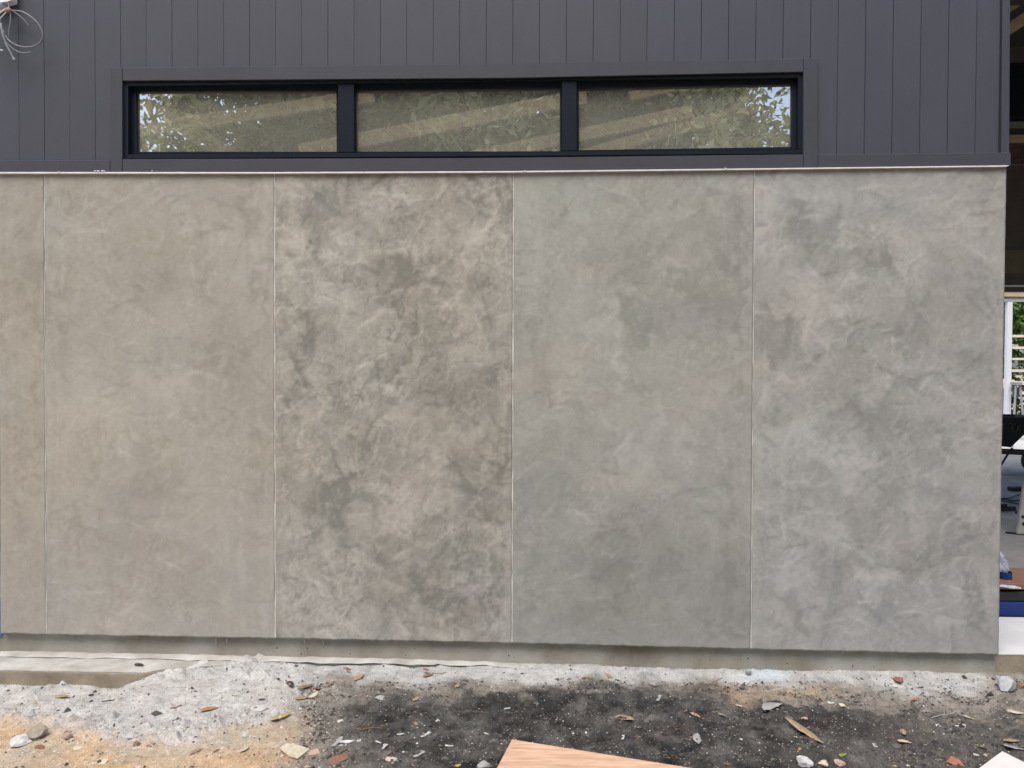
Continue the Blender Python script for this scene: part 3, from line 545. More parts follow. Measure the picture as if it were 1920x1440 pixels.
# timber roof framing seen through the glass and through the open bay
def beam(a, b, y, wpx, thick=0.045):
    p, q = W(*a, y), W(*b, y); bm = bmesh.new(); d = (q-p).normalized(); s = Vector((-d.z, 0, d.x))*(wpx*(y-CAM[1])/F/2)
    prism(bm, [p-s, q-s, q+s, p+s], (0, thick, 0)); bev(bm, 0.002); return part('rafter', bm, MT['rafter'], house)
beam((210, 252), (700, 178), 1.6, 26); beam((560, 284), (1100, 180), 1.9, 28); beam((860, 300), (1300, 208), 1.6, 24); beam((1060, 300), (1430, 196), 2.2, 22)
beam((250, 186), (440, 296), 1.2, 30); beam((1425, 160), (1310, 300), 1.2, 30); beam((1180, 176), (1560, 100), 1.9, 24); beam((90, 200), (560, 140), 2.2, 24)
beam((1870, 68), (1990, -10), 3.0, 20); beam((1870, 32), (1960, -30), 4.2, 12)

# ================================================================== beyond the rear opening
def leafcloud(n, centre, rad, size, seed, shape='ball', clumps=40):
    rg = np.random.default_rng(seed); cc = rg.normal(0, 1, (clumps, 3)); cc /= np.linalg.norm(cc, axis=1)[:, None]
    cc *= (rg.random((clumps, 1))**0.45); cr_ = rg.uniform(0.16, 0.36, clumps)
    k = rg.integers(0, clumps, n); d = rg.normal(0, 1, (n, 3)); d /= np.linalg.norm(d, axis=1)[:, None]
    p = cc[k]+d*(rg.random((n, 1))**0.5)*cr_[k][:, None]
    if shape == 'box':
        p = np.clip(cc[k]*1.5, -1, 1)+d*0.15
    p = p*np.array(rad)+np.array(centre)
    nrm = d+rg.normal(0, 0.7, (n, 3))+np.array([0, 0, 0.5]); nrm /= np.linalg.norm(nrm, axis=1)[:, None]
    t = np.cross(nrm, rg.normal(0, 1, (n, 3))); t /= np.linalg.norm(t, axis=1)[:, None]; b = np.cross(nrm, t)
    s = rg.uniform(0.6, 1.3, (n, 1))*size
    v = np.stack([p-t*s, p+b*s*0.42-nrm*s*0.1, p+t*s, p-b*s*0.42-nrm*s*0.1], 1).reshape(-1, 3)
    return v, np.arange(4*n).reshape(-1, 4)
for k, (x, h, lab) in enumerate([(W(1870, 700, 17.5).x-1.9, 5.6, 'leafy green hedge shrub left of the white steel post beyond the open bay'), (W(1905, 700, 17.5).x+1.2, 6.0, 'tall green hedge shrub behind the stacked pale rails in the back yard'), (W(1905, 700, 17.5).x+5.2, 5.4, 'green hedge shrub right of the stacked pale rails in the back yard'), (W(1870, 700, 17.5).x-5.6, 5.8, 'broad green hedge shrub behind the house, second from the left'), (W(1870, 700, 17.5).x-9.4, 5.4, 'leftmost green hedge shrub behind the house'), (W(1905, 700, 17.5).x+9.0, 5.8, 'green hedge shrub beyond the right end of the back yard')]):
    t = empty('hedge_shrub', (x, 17.5, -0.2), lab, 'shrub', 'hedge shrubs along the back yard')
    v, f = leafcloud(9000, (0, 0, h*0.5), (2.2, 1.3, h*0.55), 0.12, 30+k, 'box', 70)
    link_mesh('foliage', fast_mesh('hedge_foliage', v, f), MT['hedge'], t)
    bm = bmesh.new(); tube(bm, [(0, 0, 0), (0.05, 0.02, h*0.3), (0, 0, h*0.7)], [0.12, 0.09, 0.03], 7); o = link_mesh('trunk', mesh_from_bm('trunk', bm), MT['bark'], t)
bm = bmesh.new(); box(bm, 3.0, 22.0, 10.51, 14.0, -0.22, SL-0.01); o = part('patio', bm, mat('pale_patio', (0.62, 0.60, 0.56), 0.8, 0.1)); o['kind'] = 'structure'
t = empty('pergola', (W(1894, 770, 11.0).x, 11.0, SL), 'white steel post carrying a raw timber beam at the rear patio', 'pergola')
p0 = W(1894, 600, 11.0); hw = 4.5*(11.0-CAM[1])/F
bm = bmesh.new(); box(bm, p0.x-hw, p0.x+hw, 11.0, 11.09, SL-0.01, W(1894, 566, 11).z); part('post', bev(bm, 0.006), MT['steel_w'], t)
bm = bmesh.new(); box(bm, 3.4, 19.0, 10.97, 11.06, W(1894, 556, 10.97).z, W(1894, 547.5, 10.97).z); part('beam', bm, MT['pine'], t)
bm = bmesh.new(); box(bm, 3.4, 19.0, 11.001, 11.05, W(1894, 565.5, 11).z, W(1894, 556.5, 11).z); part('beam_lining', bm, mat('grey_green', (0.45, 0.48, 0.42), 0.7, 0.06), t)
t = empty('timber_rack', (W(1915, 700, 12.5).x+0.6, 12.5, -0.2), 'rack of pale horizontal timber rails right of the white steel post', 'timber rack')
xa = W(1899, 640, 12.5).x
for (yy, hp) in ((630, 4.5), (652, 4.5), (673, 4), (695, 5), (718, 7), (737, 5)):
    bm = bmesh.new(); box(bm, xa, xa+3.0, 12.5, 12.56, W(1905, yy+hp/2, 12.5).z, W(1905, yy-hp/2, 12.5).z); part('rail', bm, mat('pale_rail', (0.72, 0.63, 0.52), 0.7, 0.08) if 'rail' not in MT else MT['rail'], t)
for xx in (xa+0.5, xa+2.6):
    bm = bmesh.new(); box(bm, xx, xx+0.07, 12.561, 12.62, -0.25, W(1905, 610, 12.5).z); part('upright', bm, MT['pine'], t)
sh = empty('sawhorse', (W(1908, 765, 10.8).x, 10.8, SL-0.01), 'grey metal sawhorse standing on the patio at the foot of the white post', 'sawhorse')
gm = mat('grey_metal', (0.35, 0.36, 0.40), 0.5, 0.1)
p = lambda a, b, y: W(a, b, y)
zf = SL-0.01
tl_, tr_ = p(1905, 722, 10.8), p(1912, 722, 10.8)
for dy in (0.0, 0.55):
    for a, s in ((tl_, -0.11), (tr_, 0.09)):
        bm = bmesh.new(); bar(bm, (a.x+s, 10.8+dy+(-0.1 if dy == 0 else 0.1), zf), (a.x, 10.8+dy, a.z), 0.03, 0.03); part('leg', bm, gm, sh)
bm = bmesh.new(); box(bm, tl_.x-0.02, tr_.x+0.02, 10.75, 11.0-0.05, tl_.z, tl_.z+0.05); part('top_rail', bm, gm, sh)
bm = bmesh.new(); box(bm, tl_.x-0.02, tr_.x+0.03, 10.86, 10.88, tl_.z-0.22, tl_.z-0.04); part('brace_plate', bm, mat('dark_plate', (0.12, 0.12, 0.15), 0.5), sh)

# wheelbarrow, its tray reading LOCK
wb_y = 6.9; q0 = W(1878, 860, wb_y)
wb = empty('wheelbarrow', (q0.x+0.25, wb_y+0.3, SL), 'black wheelbarrow with LOCK lettered on its tray on the floor inside the open bay', 'wheelbarrow')
zt, zb_ = W(1890, 781, wb_y).z, W(1890, 836, wb_y).z; xl, xr = q0.x-0.42, W(1955, 800, wb_y).x
bm = bmesh.new(); zmid = zb_
low = [(xl+0.28, wb_y+0.10, zmid), (xr-0.36, wb_y+0.10, zmid-0.03), (xr-0.36, wb_y+0.52, zmid-0.03), (xl+0.28, wb_y+0.52, zmid)]
top = [(xl, wb_y, zt), (xr, wb_y, zt), (xr, wb_y+0.62, zt), (xl, wb_y+0.62, zt)]
vl = [bm.verts.new(v) for v in low]; vt = [bm.verts.new(v) for v in top]; bm.faces.new(vl[::-1])
for k in range(4): bm.faces.new((vl[k], vl[(k+1) % 4], vt[(k+1) % 4], vt[k]))
ins = [bm.verts.new((v[0]*0.97+0.03*(xl+xr)/2, v[1]*0.94+0.06*(wb_y+0.31), zt)) for v in top]; inb = [bm.verts.new((v[0], v[1], v[2]+0.02)) for v in low]
for k in range(4): bm.faces.new((vt[k], vt[(k+1) % 4], ins[(k+1) % 4], ins[k])); bm.faces.new((ins[k], ins[(k+1) % 4], inb[(k+1) % 4], inb[k]))
bm.faces.new(inb); tray = part('tray', bm, MT['black'], wb)
bm = bmesh.new(); ra = W(1876, 783, wb_y).z; box(bm, xl-0.01, xr+0.01, wb_y-0.012, wb_y-0.002, ra-0.004, ra+0.012); part('rim', bm, mat('rim_grey', (0.05, 0.05, 0.052), 0.5), tray)
bm = bmesh.new()
# stroke letters L O C K on the tilted tray side
a, b = W(1880.5, 808.5, wb_y+0.02), W(1916, 794, wb_y+0.02); lw, lh = (b.x-a.x)/4, b.z-a.z
def onside(u, v):
    z = a.z+lh*v; f = (zt-z)/(zt-zb_); return Vector((a.x+lw*u, wb_y+0.10*f-0.006, z))
for path in ([(0.05, 1), (0.05, 0), (0.7, 0)], [(1.15, 0.15), (1.15, 0.85), (1.3, 1), (1.6, 1), (1.75, 0.85), (1.75, 0.15), (1.6, 0), (1.3, 0), (1.15, 0.15)], [(2.72, 0.85), (2.57, 1), (2.27, 1), (2.12, 0.85), (2.12, 0.15), (2.27, 0), (2.57, 0), (2.72, 0.15)], [(3.1, 1), (3.1, 0)], [(3.75, 1), (3.14, 0.45), (3.78, 0)]):
    for m_, n_ in zip(path, path[1:]): bar(bm, onside(*m_), onside(*n_), 0.004, 0.016, (0, 1, 0))
part('lettering', bm, mat('faded_letter_grey', (0.12, 0.12, 0.12), 0.7), tray)
fz = W(1890, 853, wb_y).z
bm = bmesh.new()
for yy in (wb_y+0.12, wb_y+0.50): bar(bm, (xl-0.5, yy, fz+0.06), (xr+0.15, yy, fz), 0.035, 0.05)
part('chassis', bm, MT['black'], wb)
for yy in (wb_y+0.12, wb_y+0.50):
    bm = bmesh.new(); bar(bm, W(1877, 872, yy), W(1893, 846, yy), 0.02, 0.02); bar(bm, W(1893, 846, yy), W(1898, 840, yy), 0.02, 0.02); part('strut', bm, MT['black'], wb)
    bm = bmesh.new(); lx = W(1852, 850, yy).x; bar(bm, (lx, yy, fz), (lx-0.05, yy, SL), 0.03, 0.03); part('leg', bm, MT['black'], wb)
wx_ = W(1938, 860, wb_y+0.3).x; bm = bmesh.new(); rr = 0.18
bmesh.ops.create_cone(bm, segments=24, radius1=rr, radius2=rr, depth=0.09, cap_ends=True, matrix=Matrix.Translation((wx_+0.03, wb_y+0.31, SL+rr)) @ Matrix.Rotation(R(90), 4, 'X')); bev(bm, 0.02, 2)
wh = part('wheel', bm, MT['black'], wb)
bm = bmesh.new(); bmesh.ops.create_cone(bm, segments=18, radius1=0.09, radius2=0.09, depth=0.10, cap_ends=True, matrix=Matrix.Translation((wx_+0.03, wb_y+0.31, SL+rr)) @ Matrix.Rotation(R(90), 4, 'X')); part('rim', bm, mat('rim_metal', (0.3, 0.3, 0.3), 0.4), wh)

# things on the bay floor
q = G(1915, 1003, SL); bd = empty('plaster_board', (q.x, q.y, SL), 'grey board spotted with black leaning at the right edge of the open bay', 'board')
bm = bmesh.new(); y0 = q.y
prism(bm, [W(1907.5, 1001, y0), W(1975, 1001, y0), W(1985, 905, y0+0.06), W(1921, 905, y0+0.06)], (0, 0.03, 0.004)); part('sheet', bev(bm, 0.002), mat('paint_spotted_grey', (0.36, 0.35, 0.32), 0.8, 0.1), bd)
for (a, b, s) in ((1903, 961, 3.0), (1915.5, 970, 3.4), (1917, 983, 4.5)):
    bm = bmesh.new(); c0 = W(a+5, b, y0+0.0); bmesh.ops.create_icosphere(bm, subdivisions=2, radius=s*0.0045, matrix=Matrix.Translation((c0.x, y0+0.03*(1001-b)/50, c0.z)) @ Matrix.Scale(0.2, 4, (0, 1, 0))); part('black_spot', bm, MT['black'], bd)
def floor_tube(name, pts, r, m, label, cat):
    bm = bmesh.new(); tube(bm, spline([G(a, b, SL)+Vector((0, 0, r)) for a, b in pts]), r, 6); return tag(part(name, bm, m, None, True), label, cat)
floor_tube('power_cord', [(1868, 936), (1882, 936), (1896, 934), (1908, 929), (1930, 926)], 0.008, MT['black'], 'upper black power cord crossing the bay floor', 'cord')
floor_tube('power_cord', [(1868, 938), (1886, 937), (1896, 940), (1912, 939)], 0.008, MT['black'], 'middle black power cord on the bay floor, ending by the grey board', 'cord')
floor_tube('power_cord', [(1868, 936), (1884, 941), (1904, 945), (1914, 947)], 0.007, MT['black'], 'lowest black power cord slanting across the bay floor', 'cord')
bm = bmesh.new(); bar(bm, G(1860, 958, SL)+Vector((0, 0, .02)), G(1901, 956, SL)+Vector((0, 0, .02)), 0.07, 0.04); bar(bm, G(1868, 958, SL)+Vector((0, 0, .055)), G(1886, 957, SL)+Vector((0, 0, .055)), 0.05, 0.03); tag(part('hand_tool', bev(bm, 0.008), MT['black']), 'black hand tool lying on the bay floor in front of the cords', 'tool')
bm = bmesh.new(); bar(bm, G(1894, 920, SL)+Vector((0, 0, .02)), G(1918, 919, SL)+Vector((0, 0, .02)), 0.10, 0.05); tag(part('tool_bag', bev(bm, 0.01), MT['black']), 'small black flat bag behind the cords on the bay floor', 'bag')
bm = bmesh.new(); bar(bm, G(1885, 999, SL)+Vector((0, 0, .006)), G(1906, 1001, SL)+Vector((0, 0, .006)), 0.02, 0.012); tag(part('metal_strip', bm, MT['black']), 'thin dark strip lying on the bay floor before the grey board', 'strip')
# blue box with a black strip for the shadow above it, wrapped board, plastic bag
y0 = G(1890, 1157, SL).y
bx = empty('blue_box', (RX+0.6, y0+0.2, SL), 'low bright blue box under a black painted shadow strip just inside the open bay', 'box')
bm = bmesh.new(); box(bm, RX-0.5, RX+1.2, y0+0.01, y0+0.30, SL+0.001, W(1890, 1131, y0).z); part('body', bev(bm, 0.004), mat('bright_blue', (0.008, 0.024, 0.14), 0.5, 0.12, 10), bx)
bm = bmesh.new(); box(bm, RX-0.5, RX+1.2, y0+0.03, y0+0.29, W(1890, 1130.5, y0).z, W(1890, 1112, y0).z); part('shadow_strip', bev(bm, 0.004), MT['black'], bx)  # black slab stands in for the shadow above the blue face
zl = W(1890, 1112, y0).z
pl_m = mat('crumpled_plastic', (0.50, 0.52, 0.56), 0.3, 0.25, 30, 0.8, 50, 0.6)
def crumple(bm, P0, U, V, n, m, amp, seed):
    us = []
    for j in range(m+1):
        row = []
        for i in range(n+1):
            a, b = i/n, j/m; q = Vector(P0)+Vector(U)*a+Vector(V)*b
            nn = float(fbm(np.array([a*5.0+seed]), np.array([b*5.0]), seed, 3)[0]); q += Vector((0, -0.3, 1))*nn*amp; row.append(bm.verts.new(q))
        us.append(row)
    for j in range(m):
        for i in range(n): bm.faces.new((us[j][i], us[j][i+1], us[j+1][i+1], us[j+1][i]))
wrp = empty('wrapped_board', (RX+0.5, y0+0.2, zl), 'reddish brown board wrapped in crumpled plastic lying on the blue box', 'board')
bm = bmesh.new(); A_, B_ = W(1884, 1098, y0+0.3), W(1990, 1112, y0+0.22)
prism(bm, [(RX-0.3, y0+0.05, zl+0.012), (RX+1.1, y0+0.02, zl+0.012), (RX+1.1, y0+0.40, zl+0.012), (RX-0.3, y0+0.42, zl+0.012)], (0, 0, 0.035)); part('board', bev(bm, 0.003), mat('red_brown_board', (0.22, 0.12, 0.09), 0.6, 0.15), wrp)
bm = bmesh.new(); crumple(bm, (RX-0.05, y0+0.02, zl+0.060), (0.55, -0.02, -0.035), (0.0, 0.10, 0.012), 26, 8, 0.012, 3); crumple(bm, (RX-0.05, y0+0.37, zl+0.056), (0.6, 0, 0), (0, 0.08, 0.02), 26, 7, 0.014, 6); part('plastic_wrap', bm, pl_m, wrp)
bg_ = empty('plastic_bag', (RX+0.0, y0+0.25, zl+0.05), 'pale translucent plastic bag holding something dark blue at the wall corner', 'bag')
bm = bmesh.new(); bmesh.ops.create_icosphere(bm, subdivisions=4, radius=1)
c0 = W(1874, 1075, y0+0.2)
for v in bm.verts:
    n_ = 1+0.22*float(fbm(np.array([v.co.x*2.2+v.co.y]), np.array([v.co.z*2.2]), 4, 3)[0]); v.co = Vector((v.co.x*0.042*n_*(1.15-0.35*abs(v.co.z)), v.co.y*0.05*n_, v.co.z*0.115*n_))+Vector((c0.x-0.004, y0+0.2, c0.z+0.015))
part('bag', bm, mat('bag_plastic', (0.33, 0.36, 0.45), 0.35, 0.25, 25, 0.5, 40, 0.5), bg_)
bm = bmesh.new(); bmesh.ops.create_cone(bm, segments=16, radius1=0.040, radius2=0.034, depth=0.13, matrix=Matrix.Translation((c0.x+0.0, y0+0.14, W(1874, 1092, y0+0.14).z))); bev(bm, 0.008, 2); part('contents', bm, mat('navy_blue', (0.012, 0.035, 0.12), 0.4, 0.1), bg_)

# ================================================================== top left: coil of cable, white fitting; blue sliver at the wall's left edge
cc = empty('cable_coil', tuple(W(18, 25, -0.04)), 'coil of grey cable tied with reddish tape on the dark cladding, top left', 'cable')
grey = mat('grey_cable', (0.22, 0.22, 0.23), 0.4, 0.12, 30, 0.1); pale = mat('highlight_cable', (0.62, 0.61, 0.60), 0.4, 0.08)  # the paler tone paints shiny highlights on the cable
def ctube(pts, r, m, name='cable'):
    bm = bmesh.new(); tube(bm, spline([W(a, b, y) for a, b, y in pts], 8), r, 7); return part(name, bm, m, cc, True)
ctube([(16, -40, -0.03), (16, 5, -0.035), (18, 18, -0.045), (28, 20, -0.05), (42, 22, -0.06), (60, 33, -0.065), (74, 48, -0.06), (80.5, 64, -0.055), (77, 77, -0.05), (66, 86, -0.05), (50, 88.5, -0.055), (34, 86, -0.06), (18, 77, -0.06), (8, 64, -0.055), (2.5, 48, -0.05), (1.5, 36, -0.045)], 0.0036, grey)
ctube([(22, 20, -0.03), (32, 26, -0.03), (44, 36, -0.03), (54, 48, -0.03)], 0.0024, grey)
ctube([(20, 24, -0.045), (19.5, 40, -0.05), (17, 56, -0.05), (16, 70, -0.05)], 0.003, grey)
ctube([(1, 50, -0.065), (6, 70, -0.07), (16, 84, -0.07), (28, 94, -0.065), (42, 99, -0.06), (58, 98, -0.05)], 0.0028, grey)
ctube([(2, 44, -0.075), (6, 66, -0.08), (12, 84, -0.08), (19, 97, -0.08), (25, 109, -0.08)], 0.0042, grey)
ctube([(14, 15, -0.05), (7, 19, -0.055), (-2, 26, -0.06), (-16, 40, -0.06), (-22, 66, -0.06), (-12, 88, -0.06), (6, 95, -0.055)], 0.0036, pale)
ctube([(12, 22, -0.05), (4, 31, -0.055), (-8, 44, -0.06), (-16, 70, -0.06)], 0.003, pale)
ctube([(1.5, 46, -0.06), (4, 54, -0.064), (7, 60, -0.066)], 0.0038, pale)
bm = bmesh.new(); bar(bm, W(24.5, 108, -0.08), W(29, 114, -0.082), 0.011, 0.016, (0, 1, 0)); part('plug', bev(bm, 0.002), grey, cc)
bm = bmesh.new(); bmesh.ops.create_icosphere(bm, subdivisions=2, radius=0.016, matrix=Matrix.Translation(W(15.5, 19.5, -0.048)) @ Matrix.Scale(0.8, 4, (0, 1, 0))); part('tape', bm, mat('reddish_tape', (0.36, 0.20, 0.17), 0.5, 0.15), cc)
fit = empty('white_block', tuple(W(2, 2, -0.03)), 'white fitting in the top left corner above the coil', 'block')  # plain white block above the coil
bm = bmesh.new(); bmesh.ops.create_cone(bm, segments=20, radius1=0.022, radius2=0.018, depth=0.05, matrix=Matrix.Translation(W(-1, 10, -0.03)) @ Matrix.Rotation(R(90), 4, 'X')); part('cap', bev(bm, 0.003, 2), MT['steel_w'], fit)
bm = bmesh.new(); prism(bm, [W(-60, -30, -0.04), W(24, -30, -0.04), W(21, 0.5, -0.04), (W(12, 3.5, -0.04)), W(0, 4.2, -0.04), W(-60, 4.2, -0.04)], (0, 0.045, 0)); part('flat_block', bev(bm, 0.003, 2), MT['steel_w'], fit)
bm = bmesh.new(); prism(bm, [W(-30, 1120, 0.02), W(2.0, 1120, 0.02), W(3.2, 1192, 0.02), W(-30, 1192, 0.02)], (0, 0.008, 0)); tag(part('blue_sliver', bm, mat('blue_sliver', (0.05, 0.12, 0.30), 0.6, 0.15)), 'thin blue sliver past the left edge of the render wall', 'sheet')

# ================================================================== boards in the foreground
ply = mat('pink_plywood', (0.54, 0.335, 0.215), 0.65, 0.18, 7, 0.2, 60, stretch=(1.2, 9, 1), hue=(0.60, 0.40, 0.28))
def ground_board(name, c, e1_, e2_, L1, L2, th, zb, m, label, cat):
    zt_ = zb+th; A = G(*c, zt_); u = (G(*e1_, zt_)-A).normalized(); v = (G(*e2_, zt_)-A).normalized()
    bm = bmesh.new(); prism(bm, [A, A+u*L1, A+u*L1+v*L2, A+v*L2], (0, 0, -th)); bev(bm, 0.0012)
    return tag(part(name, bm, m), label, cat)
ground_board('plywood_sheet', (960, 1386), (1304, 1441), (931.5, 1440), 1.5, 0.75, 0.018, -0.108, ply, 'pinkish tan plywood sheet lying on the black soil at the bottom middle', 'plywood')
ground_board('white_board', (1879, 1408), (1925, 1431), (1834, 1441), 0.8, 0.7, 0.014, -0.110, mat('pinkish_white_board', (0.66, 0.60, 0.57), 0.6, 0.08, 10, 0.1), 'pale pinkish white board lying at the bottom right corner', 'board')

# ================================================================== litter on the ground
def leaf_mesh(L_, Wd, curl, fold, seed, n=8):
    rg = np.random.default_rng(seed); bm = bmesh.new(); rows = []
    bend = rg.uniform(-0.25, 0.25)
    for i in range(n+1):
        t = i/n; w_ = Wd*0.5*(math.sin(math.pi*min(t*1.02, 1)**0.85)**0.8)*(1+0.07*rg.normal())+0.0004
        x = (t-0.5)*L_; y = bend*L_*(t-0.5)**2*2; z = curl*L_*((t-0.5)**2*4-0.3)*0.5+0.006*rg.normal()*L_
        rows.append([bm.verts.new((x, y+s*w_, z+abs(s)*fold*w_+0.0006*rg.normal())) for s in (-1, 0, 1)])
    for a, b in zip(rows, rows[1:]):
        for k in range(2): bm.faces.new((a[k], a[k+1], b[k+1], b[k]))
    g_ = bmesh.ops.extrude_face_region(bm, geom=bm.faces[:]); bmesh.ops.translate(bm, verts=[v for v in g_['geom'] if isinstance(v, bmesh.types.BMVert)], vec=(0, 0, 0.0007))
    for f in bm.faces: f.smooth = True
    bmesh.ops.recalc_face_normals(bm, faces=bm.faces)
    lo = min(v.co.z for v in bm.verts); bmesh.ops.translate(bm, verts=bm.verts, vec=(0, 0, -lo)); return bm
def chip_mesh(L_, Wd, th, seed, n=6):
    rg = np.random.default_rng(seed); bm = bmesh.new()
    a = np.sort((np.arange(n)+rg.uniform(-0.35, 0.35, n))*2*math.pi/n); r = rg.uniform(0.55, 1.15, n)
    pts = [(math.cos(t)*r_*L_/2, math.sin(t)*r_*Wd/2, rg.normal()*th*0.15) for t, r_ in zip(a, r)]
    prism(bm, pts, (0, 0, th)); bmesh.ops.recalc_face_normals(bm, faces=bm.faces); bev(bm, th*0.12); return bm
def rock_mesh(L_, Wd, H, seed):
    rg = np.random.default_rng(seed); bm = bmesh.new(); bmesh.ops.create_icosphere(bm, subdivisions=2, radius=0.5)
    nd = rg.normal(0, 1, (13, 3)); nd /= np.linalg.norm(nd, axis=1)[:, None]
    for v in bm.verts:
        for d in nd:
            k = v.co.dot(Vector(d)); lim = 0.30
            if k > lim: v.co -= Vector(d)*(k-lim)
        v.co += Vector(rg.normal(0, 0.02, 3)); v.co = Vector((v.co.x*L_, v.co.y*Wd, (v.co.z+0.30)*H))
    return bm
def strip_mesh(L_, Wd, th, seed, curve=0.0):
    rg = np.random.default_rng(seed); bm = bmesh.new(); n = 6; prev = None
    for i in range(n+1):
        t = i/n; x = (t-0.5)*L_; y = curve*L_*(t-0.5)**2*2+0.03*Wd*rg.normal(); w_ = Wd/2*(1+0.18*rg.normal()); z = 0.10*L_*curve*(t-.5)**2
        cur = [bm.verts.new((x, y-w_, z)), bm.verts.new((x, y+w_, z)), bm.verts.new((x, y+w_*0.9, z+th)), bm.verts.new((x, y-w_*0.9, z+th))]
        if prev:
            for k in range(4): bm.faces.new((prev[k], prev[(k+1) % 4], cur[(k+1) % 4], cur[k]))
        else: bm.faces.new(cur)
        prev = cur
    bm.faces.new(prev[::-1]); bmesh.ops.recalc_face_normals(bm, faces=bm.faces); return bm
def twig_mesh(L_, r, seed):
    rg = np.random.default_rng(seed); bm = bmesh.new()
    tube(bm, [((t-0.5)*L_, 0.05*L_*rg.normal(), r+0.02*L_*abs(rg.normal())) for t in np.linspace(0, 1, 6)], [r*(1-0.5*t) for t in np.linspace(0, 1, 6)], 5)
    k = len(bm.verts); tube(bm, [(0, 0, r), (0.12*L_, 0.1*L_, r*1.5), (0.2*L_, 0.2*L_, r*2.5)], [r*0.7, r*0.5, r*0.3], 5); return bm
TAN, BRN, DKB, RED, CRM, GRY, WHT, YEL, ORG, PNK, BRK, OLV = ((0.33, 0.24, 0.15), (0.22, 0.13, 0.075), (0.07, 0.05, 0.04), (0.24, 0.115, 0.075), (0.55, 0.48, 0.36), (0.33, 0.32, 0.305), (0.54, 0.53, 0.51), (0.42, 0.33, 0.13), (0.40, 0.21, 0.10), (0.44, 0.30, 0.23), (0.36, 0.15, 0.09), (0.25, 0.24, 0.15))
LG, CG, SG, TG = 'fallen leaves on the ground', 'scattered chips of building waste', 'loose stones on the ground', 'twigs and slivers on the ground'
